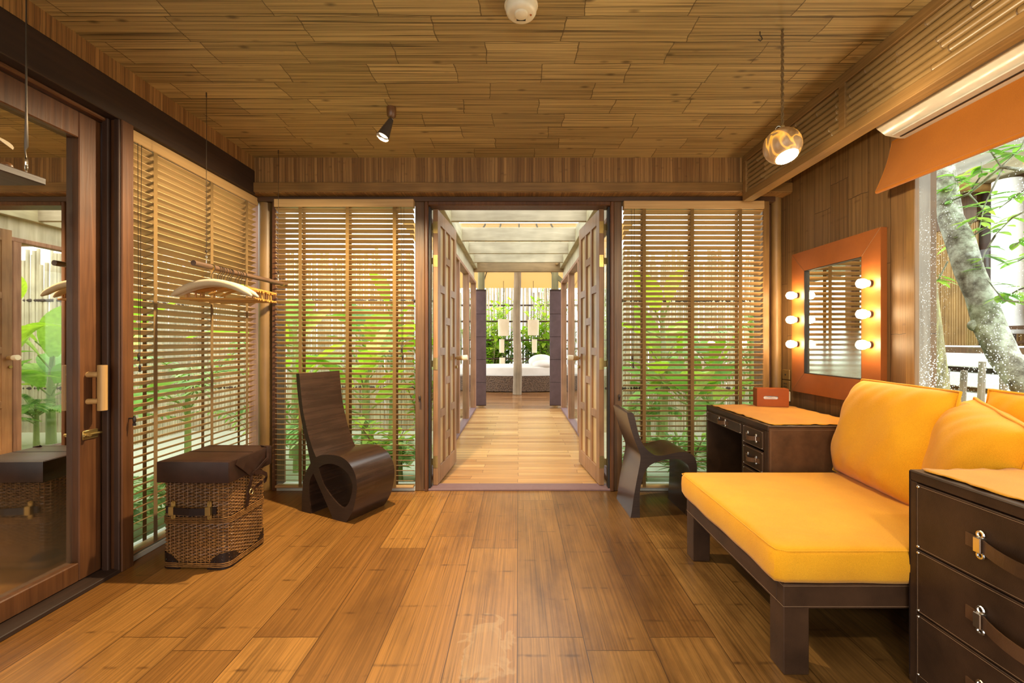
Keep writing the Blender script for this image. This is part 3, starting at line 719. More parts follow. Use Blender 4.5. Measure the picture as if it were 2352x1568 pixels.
# ------------------------------------------------------------------ pelmet with bamboo infill (right)
t = thing('trim_21', 'wooden pelmet box with bamboo pole panels along the right of the ceiling', 'pelmet', (1.606, 0.0, 2.105), kind='structure')
y0, y1 = -1.6, 3.18
f = MB().box(0, 0.07, y0, y1, 0.0, 0.052, 0.003); f.box(0, 0.05, y0, y1, 0.275, 0.325, 0.003)
for yy in (3.155, 2.205, 1.255, 0.305, -0.645, -1.58): f.box(0, 0.05, yy-0.022, yy+0.022, 0.052, 0.275, 0.002)
f.build('pelmet_frame', M['honey_y'], t, smooth=False)
MB().box(0.04, 0.045, y0, y1, 0.05, 0.28).build('back_board', M['dark_y'], t, smooth=False)
for k in range(5):
    ya = 3.133-0.95*k
    pm = MB()
    for j in range(7):
        z = 0.068+0.0325*j
        pts, rr = [], []
        yy = ya; off = random.uniform(0.0, 0.3); nxt = ya-off-0.02
        pts.append((0.022, ya, z)); rr.append(0.0158)
        while nxt > ya-0.89:
            for q, s_ in ((-0.012, 1.0), (-0.003, 1.13), (0.0, 0.94), (0.003, 1.13), (0.012, 1.0)):
                pts.append((0.022, nxt-q, z)); rr.append(0.0158*s_)
            nxt -= random.uniform(0.24, 0.34)
        pts.append((0.022, ya-0.908, z)); rr.append(0.0158)
        pts2 = sorted(zip(pts, rr), key=lambda a: -a[0][1])
        pm.tube([p for p, _ in pts2], [r for _, r in pts2], 10)
    pm.build('bamboo_panel', M['bamboo_pole'], t)

# =================================================================== LAMPS AND CEILING FITTINGS
t = thing('smoke_detector', 'round cream smoke detector on the bamboo ceiling', 'smoke detector', (0.012, 1.745, CZ))
MB().lathe([(0, 0), (0.064, 0), (0.066, -0.004), (0.066, -0.010), (0.061, -0.012), (0.060, -0.030), (0.055, -0.040), (0.046, -0.045), (0, -0.046)], 36).build('housing', M['white_plastic'], t)
MB().lathe([(0, -0.046), (0.026, -0.046), (0.025, -0.054), (0.022, -0.056), (0, -0.056)], 28, Matrix.Translation((0, -0.012, 0))).build('sensor_cap', M['white_plastic'], t)
MB().box(-0.018, 0.018, 0.012, 0.022, -0.051, -0.045).build('vent', M['slot'], t)
MB().sphere((0.038, -0.005, -0.0465), 0.0035, 8).build('indicator', M['leather_red'], t)

t = thing('ceiling_spotlight', 'small cone spotlight with wooden cup on the ceiling', 'spotlight', (-0.718, 2.517, CZ))
MB().lathe([(0, 0), (0.026, 0), (0.027, -0.02), (0.024, -0.05), (0.017, -0.058), (0, -0.060)], 24).build('cup', M['lamp_wood'], t)
MB().tube([(0, 0, -0.055), (0.006, -0.004, -0.068), (-0.002, -0.006, -0.078)], 0.006, 8).torus((0, -0.004, -0.072), (0.3, 1, 0.2), 0.011, 0.0022, 16, 6).build('swivel', M['steel'], t)
cd = Vector((-0.30, -0.26, -0.90)).normalized()
x, y, z = basis(cd); Mc = Matrix((x, y, z)).transposed().to_4x4(); Mc.translation = Vector((0, -0.006, -0.072))
MB().lathe([(0, 0), (0.013, 0.0), (0.016, 0.01), (0.036, 0.125), (0.034, 0.125), (0.030, 0.105)], 28, Mc).build('cone_shade', M['lamp_cone'], t)
MB().lathe([(0, 0.100), (0.029, 0.106)], 24, Mc).build('bulb', M['cone_inside'], t)
p = Mc.translation + cd*0.13
light('spotlight_beam', 'SPOT', p, 420, WARM, t, target=p+Vector((-0.30, 0.05, -0.95)), spot_size=R(150), spot_blend=0.6, shadow_soft_size=0.03)

t = thing('pendant_lamp', 'round shell pendant lamp glowing on a twisted cord', 'pendant lamp', (1.1236, 1.888, 1.936))
nrm = Vector((0.10, -0.38, -0.92)).normalized()
x, y, z = basis(nrm); Mp = Matrix((x, y, z)).transposed().to_4x4()
pr = [(0.0, -0.074)]
for i in range(1, 15):
    a = -math.pi/2 + i*(math.pi*0.80)/14
    pr.append((0.0745*math.cos(a), 0.0745*math.sin(a)))
r_, z_ = pr[-1]
pr += [(r_*0.92, z_*0.97)]
MB().lathe(pr, 40, Mp).build('globe_shade', M['globe'], t)
MB().lathe([(0, z_*0.86), (r_*0.97, z_*0.90)], 32, Mp).build('bulb', M['pendant_bulb'], t)
MB().lathe([(0, 0.085), (0.010, 0.085), (0.013, 0.075), (0.013, 0.066), (0, 0.064)], 16).torus((-0.018, 0, 0.073), (0, 1, 0.4), 0.010, 0.0022, 14, 6).torus((0.016, 0.0, 0.070), (0.5, 1, 0), 0.008, 0.002, 14, 6).build('cap', M['steel'], t)
cm = MB()
for k in (0, 1):
    cm.tube([(0.0035*math.cos(a*0.42+k*math.pi), 0.0035*math.sin(a*0.42+k*math.pi), 0.08+a*(CZ-1.936-0.08)/110) for a in range(111)], 0.0032, 6)
cm.build('twisted_cord', M['tape'], t)
light('pendant_glow', 'POINT', tuple(nrm*0.085), 45, WARM, t, shadow_soft_size=0.02)
t = thing('ceiling_hook', 'small dark wire hook in the ceiling beside the pendant cord', 'hook', (1.035, 1.90, CZ))
MB().tube([(0, 0, 0), (0, 0, -0.015), (0.006, 0, -0.022), (0.010, 0, -0.032), (0.002, 0, -0.040), (-0.008, 0, -0.034)], 0.002, 6).build('hook', M['wire'], t)

# =================================================================== VANITY MIRROR (right wall)
t = thing('vanity_mirror', 'orange leather framed mirror with six lit bulbs on the right wall', 'mirror', (1.968, 2.753, 0.757))
FW, FH, fw = 0.769, 0.959, 0.133
fm = MB()
def mit(a, b, c, d, x0, x1):
    lo = [fm.bm.verts.new((x0, p[0], p[1])) for p in (a, b, c, d)]; hi = [fm.bm.verts.new((x1, p[0], p[1])) for p in (a, b, c, d)]
    fm.bm.faces.new(hi); fm.bm.faces.new(lo[::-1])
    for i in range(4): fm.bm.faces.new((lo[i], lo[(i+1) % 4], hi[(i+1) % 4], hi[i]))
ho, vo_ = FW/2, FH; hi_, vl, vh = FW/2-fw, fw, FH-fw
g = 0.0008
mit((-ho, 0), (ho, 0), (hi_-g, vl-g), (-hi_+g, vl-g), 0, -0.034); mit((-ho, vo_), (ho, vo_), (hi_-g, vh+g), (-hi_+g, vh+g), 0, -0.034)
mit((-ho, 0.0015), (-ho, vo_-0.0015), (-hi_, vh), (-hi_, vl), 0, -0.034); mit((ho, 0.0015), (ho, vo_-0.0015), (hi_, vh), (hi_, vl), 0, -0.034)
fm.build('leather_frame', M['leather_orange'], t, smooth=False)
for sy in (-1, 1):
    for zz, zi in ((0, vl), (FH, vh)):
        MB().beam((-0.0345, sy*ho, zz), (-0.0345, sy*hi_, zi), 0.0012, 0.0014).build('mitre_stitching', M['stitch'], t)
MB().box(-0.012, -0.016, -hi_-0.002, hi_+0.002, vl-0.002, vh+0.002).build('mirror_glass', M['mirror'], t, smooth=False)
fl = MB()
for (a, b, c, d) in ((-hi_, -hi_+0.004, vl, vh), (hi_-0.004, hi_, vl, vh), (-hi_, hi_, vl, vl+0.004), (-hi_, hi_, vh-0.004, vh)): fl.box(-0.016, -0.033, a, b, c, d)
fl.build('inner_edge', M['slot'], t, smooth=False)
for sy, zs in ((-1, (0.666, 0.498, 0.330)), (1, (0.666, 0.498, 0.330))):
    for k, z in enumerate(zs):
        yy = sy*(ho-fw/2) - (0.0)
        sk = MB().cyl((-0.034, yy, z), (-0.048, yy, z), 0.019, n=20).build('bulb_socket', M['slot'], t)
        MB().lathe([(0, 0), (0.014, 0.0), (0.016, 0.008), (0.024, 0.022), (0.0265, 0.038), (0.023, 0.054), (0.012, 0.064), (0, 0.066)], 22, Matrix.Translation((-0.046, yy, z)) @ Matrix.Rotation(R(-90), 4, 'Y')).build('bulb', M['bulb'], sk)

# wall plates
for lab, z, mt in (('dull brass switch plate left of the mirror, topmost of three plates', 0.863, 'brass_plate'), ('dull brass socket plate left of the mirror, middle of three plates', 0.785, 'brass_plate'), ('white socket plate left of the mirror, lowest of three plates', 0.707, 'socket_white')):
    t = thing('wall_plate', lab, 'wall plate', (1.968, 3.248, z), group='wall plates by the mirror')
    MB().box(-0.012, 0, -0.043, 0.043, -0.036, 0.036, 0.003).build('plate', M[mt], t, smooth=False)
    if mt == 'socket_white' or z < 0.8:
        for a in (-0.012, 0.004, 0.018):
            for b in (-0.01, 0.012): MB().box(-0.0135, -0.011, a-0.003, a+0.003, b-0.005, b+0.005).build('pin_hole', M['slot'], t, smooth=False)
    else: MB().cyl((-0.016, 0, 0), (-0.011, 0, 0), 0.006, n=10).build('toggle', M['slot'], t)

# =================================================================== AIR CONDITIONER + ORANGE SHADE
t = thing('air_conditioner', 'white wall air conditioner above the orange window shade', 'air conditioner', (1.86, 1.70, 2.112))
pf = [(0.108, 0.0), (0.03, -0.002), (-0.04, 0.012), (-0.085, 0.045), (-0.105, 0.10), (-0.108, 0.27), (0.108, 0.27)]
MB().prism([pf], -0.50, 0.50).build('casing', M['ac_white'], t, angle=30)
fl = MB().beam((-0.012, -0.47, 0.001), (-0.012, 0.47, 0.001), 0.040, 0.006); fl.build('louver', M['ac_white'], t, smooth=False)
MB().beam((0.014, -0.475, -0.002), (0.014, 0.475, -0.002), 0.010, 0.004).build('outlet_slot', M['slot'], t, smooth=False)
t = thing('roman_shade', 'orange canvas shade folded over the top of the side window', 'window shade', (1.90, 1.35, 1.86))
def shf(u, v):
    yy = -0.95+1.88*u
    zt = 0.268+0.02*(u-1); zb = 0.012-0.03*(1-u)
    x = -0.066*(1-v)+0.02*v + 0.010*math.sin(v*math.pi)
    return Vector((x, yy, zb+(zt-zb)*v))
sh = MB().surf(shf, 12, 8)
def shf2(u, v):
    p = shf(u, v); return p + Vector((0.016, 0, 0.0))
sh.surf(shf2, 12, 8)
sh.tube([shf(1, 0)+Vector((0.008, 0, 0)), shf(0.5, 0)+Vector((0.008, 0, 0)), shf(0, 0)+Vector((0.008, 0, 0))], 0.010, 10)
sh.tube([shf(1, 1)+Vector((0.008, 0, 0)), shf(0, 1)+Vector((0.008, 0, 0))], 0.011, 10)
sh.tube([shf(1, v/6)+Vector((0.008, 0, 0)) for v in range(7)], 0.0088, 8)
sh.build('canvas', M['shade_orange'], t)

# =================================================================== HANGING ROD AND HANGERS
RX, RZ = -1.66, 1.507
t = thing('hanging_rod', 'dark wooden clothes rod hung on two cords before the left blind', 'clothes rod', (RX, 2.27, RZ))
MB().cyl((0, 0, 0), (0, 0.905, 0.004), 0.0142, n=18).build('rod', M['rod'], t)
for yy in (0.135, 0.855):
    MB().cyl((0, yy-0.008, 0), (0, yy+0.008, 0), 0.0155, n=18).build('ferrule', M['brass'], t)
for yy in (0.095, 0.805):
    e = MB().cyl((0, yy, 0.012), (0, yy, 0.034), 0.0022, n=8).torus((0, yy, 0.050), (1, 0.5, 0), 0.0150, 0.0024, 22, 8).build('eye_bolt', M['steel'], t)
    MB().cyl((0, yy, 0.064), (0.0, yy, CZ-RZ-0.02), 0.0013, n=6).sphere((0, yy, 0.078), 0.006, 8).cyl((0, yy, CZ-RZ-0.025), (0, yy, CZ-RZ), 0.003, n=8).build('cord', M['wire'], t)
def hook_mesh():
    pts = [(0, 0.0, 0)]
    pts = [Vector((math.cos(a)*0.0195, 0, math.sin(a)*0.0195-0.0035)) for a in [R(195-20*i) for i in range(12)]]
    pts += [Vector((0.012, 0, -0.024)), Vector((0.002, 0, -0.036)), Vector((0, 0, -0.05)), Vector((0, 0, -0.078))]
    return MB().tube(pts, 0.0017, 6)
def make_padded():
    t = thing('padded_hanger', '', 'hanger')
    hook_mesh().build('hook', M['wire'], t)
    pts, rr = [], []
    for i in range(17):
        u = -1+i/8
        pts.append((0.215*u, 0, -0.082-0.072*u*u)); rr.append(0.0225*(1-0.35*abs(u)**3) if abs(u) < 0.99 else 0.006)
    MB().tube(pts, rr, 12, flat=0.85).build('padded_arm', M['cream_pad'], t)
    return t
def make_wooden():
    t = thing('wooden_hanger', '', 'hanger')
    hook_mesh().build('hook', M['wire'], t)
    MB().tube([(-0.205, 0, -0.118), (-0.10, 0, -0.094), (0, 0, -0.078), (0.10, 0, -0.094), (0.205, 0, -0.118)], 0.0085, 10).build('shoulder_arm', M['hanger'], t)
    MB().cyl((-0.205, 0, -0.165), (0.205, 0, -0.165), 0.0065, n=10).build('trouser_bar', M['hanger'], t)
    for sx in (-1, 1): MB().cyl((sx*0.175, 0, -0.168), (sx*0.175, 0, -0.108), 0.0045, n=8).build('peg', M['hanger'], t)
    return t
ORD = ['first', 'second', 'third', 'fourth', 'fifth', 'sixth', 'seventh', 'eighth', 'ninth', 'tenth']
pad = make_padded()
pl = ['cream padded hanger nearest the front end of the clothes rod', 'cream padded hanger just behind the front padded hanger']
for i, (yy, rz) in enumerate(((2.405, 0.02), (2.452, 0.10))):
    o = pad if i == 0 else copy_tree(pad)
    o.location = (RX, yy, RZ-0.0005*i); o.rotation_euler = (0, 0, rz); o['label'] = pl[i]; o['group'] = 'padded hangers on the rod'
wh = make_wooden()
for i, yy in enumerate((2.470, 2.484, 2.505, 2.533, 2.551, 2.566, 2.605, 2.632, 2.658, 2.696)):
    o = wh if i == 0 else copy_tree(wh)
    o.location = (RX, yy, RZ); o.rotation_euler = (0, 0, random.uniform(-0.30, 0.30)*(0.4+0.12*i))
    o['label'] = ORD[i] + ' wooden hanger behind the padded pair on the clothes rod'; o['group'] = 'wooden hangers on the rod'

# hanging shelf upper left
t = thing('hanging_shelf', 'dark wooden plank hung on cords before the mirrored door', 'shelf', (-1.71, 1.12, 1.640))
MB().box(-0.09, 0.09, -0.42, 0.406, 0, 0.024, 0.003).build('plank', M['plank'], t, smooth=False)
for yy in (-0.38, 0.388):
    MB().cyl((0.04, yy, 0.02), (0.04, yy, 0.045), 0.003, n=8).torus((0.04, yy, 0.066), (0.7, 0.7, 0), 0.020, 0.0035, 24, 8).build('eye_bolt', M['steel'], t)
    MB().tube([(0.04, yy, 0.085), (0.036, yy, 0.115), (0.04, yy, 0.128), (0.04, yy, 0.25), (0.04, yy, CZ-1.64)], [0.002, 0.0025, 0.006, 0.0032, 0.0018], 6).build('cord', M['wire'], t)
t = thing('carved_figurine', 'carved wooden figurine at the left edge standing on the hanging plank', 'figurine', (-1.712, 1.455, 1.664))
for q_ in ((0.035, 0.0, 0.0145), (0.030, -0.06, 0.0145)): MB().sphere(q_, 0.016, 14, (1.2, 0.9, 0.9)).build('foot', M['lamp_wood'], t)
MB().lathe([(0, 0.005), (0.026, 0.008), (0.030, 0.05), (0.022, 0.11), (0.014, 0.13), (0.026, 0.15), (0.028, 0.175), (0.015, 0.195), (0, 0.20)], 18, Matrix.Translation((-0.01, -0.03, 0))).build('body', M['handle_wood'], t)
MB().leaf((0.0, -0.02, 0.115), (0.75, 0.1, -0.55), 0.085, 0.05, 0.0, 6, 0.3).build('painted_sash', M['cream_pad'], t)

# =================================================================== WICKER TRUNK
t = thing('wicker_trunk', 'wicker trunk with brown leather lid on the floor by the left blind', 'trunk', (-1.566, 2.310, 0.0), R(-2))
hw, hd_, hz, rc = 0.160, 0.150, 0.435, 0.035
def rrect(s, hx, hy, r):
    """point on a rounded rectangle at parameter s in 0..1 and outward normal"""
    segs = [(2*(hx-r)), math.pi*r/2, 2*(hy-r), math.pi*r/2]*2
    P = sum(segs); d = (s % 1.0)*P
    cur = [((-hx+r, -hy), (1, 0)), None, ((hx, -hy+r), (0, 1)), None, ((hx-r, hy), (-1, 0)), None, ((-hx, hy-r), (0, -1)), None]
    cen = {1: ((hx-r, -hy+r), -90), 3: ((hx-r, hy-r), 0), 5: ((-hx+r, hy-r), 90), 7: ((-hx+r, -hy+r), 180)}
    for i, L in enumerate(segs):
        if d <= L or i == 7:
            if i % 2 == 0:
                (x0, y0), (dx, dy) = cur[i]
                return Vector((x0+dx*d, y0+dy*d, 0)), Vector((dy, -dx, 0))
            (cx, cy_), a0 = cen[i]; a = R(a0+90*d/L)
            n = Vector((math.cos(a), math.sin(a), 0))
            return Vector((cx, cy_, 0))+n*r, n
        d -= L
core = MB().box(-hw+0.006, hw-0.006, -hd_+0.006, hd_-0.006, 0.006, hz, 0.03, 3).build('inner_liner', M['wicker_dark'], t)
NS = 54
wk = MB()
for k in range(NS//1):
    s = k/NS*1.0
    p, n = rrect(s+0.001, hw, hd_, rc)
    wk.tube([p+Vector((0, 0, 0.012)), p+Vector((0, 0, 0.22)), p+Vector((0, 0, hz))], 0.0028, 5)
wk.build('stakes', M['wicker'], t)
wv = MB()
nrow = 52
for i in range(nrow):
    z = 0.014+(hz-0.02)*i/(nrow-1)
    band = (0.222 < z < 0.252) or z < 0.035
    pts = []
    for k in range(NS*2):
        s = k/(NS*2)
        p, n = rrect(s+0.001, hw, hd_, rc)
        amp = 0.0048*math.cos(math.pi*(k/2+i)) if k % 2 == 0 else 0.0
        if band: amp = 0.007
        pts.append(p+n*(amp+0.0015)+Vector((0, 0, z+random.uniform(-0.0008, 0.0008))))
    wv.tube(pts, 0.0028, 5, closed=True)
wv.build('woven_strands', M['wicker'], t)
lid = MB().box(-0.166, 0.182, -0.172, 0.172, 0.505, 0.527, 0.003, 2)
for (a, b, c, d) in ((-0.170, 0.184, -0.176, -0.166), (-0.170, 0.184, 0.166, 0.176), (-0.171, -0.163, -0.172, 0.172), (0.176, 0.186, -0.172, 0.172)):
    lid.box(a, b, c, d, 0.425, 0.525, 0.0025, 2)
lo = lid.build('lid', M['leather_lid'], t)
sm = MB().box(-0.163, 0.178, 0.018, 0.024, 0.5265, 0.5285); sm.box(-0.160, 0.172, -0.150, -0.148, 0.5265, 0.5276); sm.box(-0.160, 0.172, 0.148, 0.150, 0.5265, 0.5276)
sm.build('lid_seam', M['leather_dark'], lo, smooth=False)
def strap(mb, pts, w, th, side):
    """flat ribbon through pts, `side` = width direction"""
    side = Vector(side).normalized(); pts = [Vector(p) for p in pts]
    n = len(pts); rows = []
    for i, p in enumerate(pts):
        tg = (pts[min(i+1, n-1)]-pts[max(i-1, 0)]).normalized(); nr = tg.cross(side).normalized()
        rows.append([mb.bm.verts.new(q) for q in (p+side*w/2+nr*th/2, p-side*w/2+nr*th/2, p-side*w/2-nr*th/2, p+side*w/2-nr*th/2)])
    for a, b in zip(rows, rows[1:]):
        for i in range(4): mb.bm.faces.new((a[i], a[(i+1) % 4], b[(i+1) % 4], b[i]))
    mb.bm.faces.new(rows[0][::-1]); mb.bm.faces.new(rows[-1])
# front carrying handle
sp = MB()
strap(sp, [(-0.135, -0.162, 0.290), (-0.105, -0.162, 0.290), (-0.09, -0.176, 0.290), (0.0, -0.186, 0.288), (0.075, -0.176, 0.288), (0.09, -0.162, 0.288), (0.115, -0.162, 0.288)], 0.034, 0.005, (0, 0, 1))
hb = sp.build('front_handle', M['leather_dark'], t, smooth=False)
for xx in (-0.098, 0.082):
    b_ = MB().box(xx-0.013, xx+0.013, -0.180, -0.160, 0.268, 0.310, 0.002); b_.box(xx-0.011, xx+0.011, -0.166, -0.160, 0.246, 0.332, 0.004)
    b_.cyl((xx, -0.169, 0.325), (xx, -0.160, 0.325), 0.004, n=8).cyl((xx, -0.169, 0.253), (xx, -0.160, 0.253), 0.004, n=8)
    b_.build('bracket', M['brass'], hb, smooth=False)
# side straps (right face, x+)
sp = MB()
strap(sp, [(0.190, -0.125, 0.515), (0.196, -0.08, 0.478), (0.190, -0.02, 0.432), (0.184, 0.0, 0.415)], 0.030, 0.004, (0, 0.6, 0.8))
strap(sp, [(0.150, 0.135, 0.532), (0.186, 0.135, 0.524), (0.197, 0.115, 0.47), (0.190, 0.045, 0.432), (0.184, 0.005, 0.415)], 0.016, 0.004, (0, 0.8, -0.6))
strap(sp, [(0.180, 0.0, 0.425), (0.186, -0.005, 0.39), (0.176, -0.012, 0.34), (0.180, -0.022, 0.30), (0.176, -0.026, 0.262)], 0.020, 0.004, (0, 1, 0))
strap(sp, [(0.186, 0.02, 0.42), (0.200, 0.06, 0.41), (0.204, 0.10, 0.385), (0.186, 0.118, 0.352), (0.176, 0.115, 0.345)], 0.026, 0.004, (0, -0.2, 1))
strap(sp, [(0.176, 0.105, 0.345), (0.178, 0.04, 0.338), (0.180, -0.01, 0.322)], 0.014, 0.004, (0, 0.2, 1))
sb = sp.build('side_strap', M['leather_lid'], t, smooth=False)
MB().torus((0.188, -0.008, 0.330), (1, 0, 0), 0.014, 0.0025, 18, 6).build('buckle', M['brass'], sb)
for sx in (-1, 1):
    for sy in (-1, 1):
        cgd = MB()
        def cg(u, v):
            s0 = {(-1, -1): 0, (1, -1): 0.25, (1, 1): 0.5, (-1, 1): 0.75}[(sx, sy)]
            P0 = 2*(2*(hw-rc)+2*(hd_-rc)+math.pi*rc)
            L1 = 2*(hw-rc); A = math.pi*rc/2; L2 = 2*(hd_-rc)
            mid = {(1, -1): L1+A/2, (1, 1): L1+A+L2+A/2, (-1, 1): 2*L1+A*2+L2+A/2, (-1, -1): P0-A/2}[(sx, sy)]/P0
            p, n = rrect(mid+(u-0.5)*0.145+1, hw, hd_, rc)
            hgt = 0.068*(1-abs(2*u-1)**2.4)+0.012
            return p+n*0.0085+Vector((0, 0, 0.001+v*hgt))
        cgd.surf(cg, 14, 3)
        for u in (0.22, 0.4, 0.6, 0.78):
            q = cg(u, 0.6); cgd.sphere(q, 0.0035, 6)
        cgd.build('corner_guard', M['leather_dark'], t)

# =================================================================== PLYWOOD CHAIRS
o1 = [(0.112, 0.0), (0.025, 0.0), (0.026, 0.072), (0.031, 0.127), (0.041, 0.204), (0.065, 0.262), (0.108, 0.323), (0.077, 0.428), (0.033, 0.554), (0.001, 0.681), (-0.019, 0.794), (-0.029, 0.894), (0.001, 0.896), (0.016, 0.787), (0.036, 0.666), (0.077, 0.532), (0.121, 0.433), (0.161, 0.367), (0.2, 0.385), (0.253, 0.395), (0.32, 0.4), (0.377, 0.397), (0.427, 0.38), (0.469, 0.35), (0.497, 0.313), (0.512, 0.27), (0.516, 0.221), (0.507, 0.164), (0.487, 0.096), (0.459, 0.046), (0.424, 0.0), (0.312, 0.0), (0.287, 0.041), (0.261, 0.079), (0.208, 0.154), (0.162, 0.221), (0.135, 0.263), (0.116, 0.236), (0.104, 0.213), (0.096, 0.164), (0.1, 0.084)]
h1 = [(0.185, 0.304), (0.231, 0.33), (0.305, 0.344), (0.377, 0.333), (0.434, 0.305), (0.469, 0.264), (0.48, 0.225), (0.469, 0.174), (0.448, 0.125), (0.413, 0.091), (0.377, 0.093), (0.32, 0.124), (0.246, 0.186), (0.208, 0.244)]
o2 = [(0.765, 0), (0.705, 0), (0.715, 0.059), (0.726, 0.137), (0.742, 0.226), (0.755, 0.294), (0.765, 0.347), (0.767, 0.389), (0.755, 0.425), (0.726, 0.499), (0.7, 0.582), (0.682, 0.655), (0.692, 0.66), (0.716, 0.659), (0.73, 0.635), (0.742, 0.582), (0.755, 0.53), (0.773, 0.478), (0.8, 0.436), (0.831, 0.407), (0.862, 0.391), (0.909, 0.389), (0.962, 0.399), (1.014, 0.41), (1.061, 0.407), (1.098, 0.391), (1.116, 0.368), (1.127, 0.331), (1.127, 0.289), (1.119, 0.216), (1.116, 0.137), (1.121, 0.059), (1.129, 0), (1.069, 0), (1.077, 0.085), (1.081, 0.164), (1.083, 0.226), (1.08, 0.289), (1.072, 0.321), (1.056, 0.341), (1.025, 0.36), (0.993, 0.365), (0.962, 0.365), (0.915, 0.36), (0.868, 0.347), (0.826, 0.326), (0.794, 0.284), (0.776, 0.226), (0.764, 0.164), (0.762, 0.085)]
def smooth_loop(lp, hard=lambda p, i: False, n=3):
    """Catmull-Rom through the outline; hard corners stay sharp"""
    out = []; m = len(lp)
    for i in range(m):
        p0, p1, p2, p3 = lp[i-1], lp[i], lp[(i+1) % m], lp[(i+2) % m]
        out.append(p1)
        h1_, h2_ = hard(p1, i), hard(p2, (i+1) % m)
        if h1_ and h2_: continue
        if h1_: p0 = (2*p1[0]-p2[0], 2*p1[1]-p2[1])
        if h2_: p3 = (2*p2[0]-p1[0], 2*p2[1]-p1[1])
        for k in range(1, n):
            t_ = k/n
            out.append(tuple(0.5*(2*p1[a]+(p2[a]-p0[a])*t_+(2*p0[a]-5*p1[a]+4*p2[a]-p3[a])*t_**2+(3*p1[a]-p0[a]-3*p2[a]+p3[a])*t_**3) for a in (0, 1)))
    return out
def ply_chair(label, loc, rz, loops, width, xoff=0.0):
    t = thing('plywood_chair', label, 'chair', loc, rz)
    loops = [[(x-xoff, z) for x, z in lp] for lp in loops]
    mb = MB().prism(loops, 0, width)
    for f_ in mb.bm.faces: pass
    body = mb.build('bent_shell', M['plywood'], t, angle=32)
    body.data.materials.append(M['plyedge'])
    for p_ in body.data.polygons:
        if abs(p_.normal.y) > 0.9: p_.material_index = 1
    return t
s1 = smooth_loop(o1, lambda p, i: p[1] == 0.0 or i in (6, 11, 12, 17, 36), 3)
sh1 = smooth_loop(h1, lambda p, i: i in (0,), 3)
ply_chair('tall dark plywood chair with a looped teardrop seat by the left back blind', (-1.43, 2.90, 0.0), math.atan2(-0.448, 0.894), [s1, sh1], 0.325)
s2 = smooth_loop(o2, lambda p, i: p[1] == 0 or i in (11,), 3)
ply_chair('low dark plywood chair with flared legs facing the desk', (0.906, 2.79, 0.0), R(2), [s2], 0.345, 0.906)

# =================================================================== DESK
t = thing('desk', 'brown leather covered desk with drawers under the vanity mirror', 'desk', (1.345, 2.39, 0.0), R(-0.5))
DX, DY, DZ = 0.585, 0.80, 0.65
c = MB().box(0, DX, 0, DY, DZ-0.03, DZ, 0.003)                       # top
c.box(0.0, DX, 0, 0.02, 0, DZ-0.03, 0.002); c.box(0.0, DX, DY-0.025, DY, 0, DZ-0.03, 0.002); c.box(0.012, DX, 0.262, 0.285, 0, DZ-0.03, 0.002)
c.box(DX-0.02, DX, 0.02, DY-0.02, 0.05, DZ-0.03)                     # back
c.box(0.0, 0.014, 0.0202, 0.040, 0, DZ-0.031, 0.001); c.box(0.0, 0.0118, 0.262, 0.285, 0, DZ-0.031, 0.001)
c.box(0.001, 0.014, 0.041, DY-0.026, DZ-0.036, DZ-0.0305, 0.001); c.box(0.012, DX-0.02, 0.02, 0.27, 0.03, 0.05)
c.build('carcass', M['leather'], t, smooth=False)
MB().box(0.004, DX-0.01, -0.004, 0.0, 0.01, DZ-0.012).build('side_panel', M['leather_side'], t, smooth=False)
sm = MB(); sm.tube([(0.012, -0.0045, 0.02), (0.012, -0.0045, DZ-0.022), (DX-0.012, -0.0045, DZ-0.022)], 0.0009, 5); sm.build('stitching', M['stitch'], t)
def drawer(parent, y0, y1, z0, z1, hx=True, handle_y=None, hl=0.075, gap=0.02, big=1.0):
    d = MB().box(-0.004, 0.012, y0, y1, z0, z1, 0.002).build('drawer', M['leather'], parent, smooth=False)
    s_ = MB()
    e = 0.006
    s_.tube([(-0.0045, y0+e, z0+e), (-0.0045, y1-e, z0+e), (-0.0045, y1-e, z1-e), (-0.0045, y0+e, z1-e)], 0.0008, 4, closed=True)
    s_.build('stitching', M['stitch'], d)
    r_ = MB()
    for yy in (y0+0.008, y1-0.008):
        for zz in (z0+0.008, z1-0.008): MB().sphere((-0.005, yy, zz), 0.0032*big, 8, (0.7, 1, 1)).build('corner_rivet', M['steel'], d)
    yc = (y0+y1)/2 if handle_y is None else handle_y; zc = (z0+z1)/2
    hs = MB()
    pts = []
    for i in range(11):
        u = -1+i/5
        pts.append((-0.010-0.026*big*(1-u*u), yc+hl*u*1.0, zc-0.004*(1-u*u)))
    strap(hs, [(-0.006, yc-hl-0.03*big, zc)] + pts + [(-0.006, yc+hl+0.03*big, zc)], 0.024*big, 0.004, (0, 0, 1))
    hd2 = hs.build('strap_handle', M['leather_side'], d, smooth=False)
    for sgn in (-1, 1):
        b_ = MB().box(-0.016*big, -0.004, yc+sgn*hl-0.007*big, yc+sgn*hl+0.007*big, zc-0.014*big, zc+0.014*big, 0.002)
        for sz in (-1, 1): b_.torus((-0.008*big, yc+sgn*hl, zc+sz*0.019*big), (1, 0, 0), 0.0055*big, 0.0024*big, 12, 6)
        b_.build('steel_clasp', M['steel'], hd2, smooth=False)
    return d
drawer(t, 0.287, DY-0.028, 0.546, 0.612, hl=0.045)
drawer(t, 0.042, 0.260, 0.508, 0.612, hl=0.045)
drawer(t, 0.042, 0.260, 0.380, 0.496, hl=0.045)
drawer(t, 0.042, 0.260, 0.215, 0.368, hl=0.045)
drawer(t, 0.042, 0.260, 0.045, 0.205, hl=0.045)
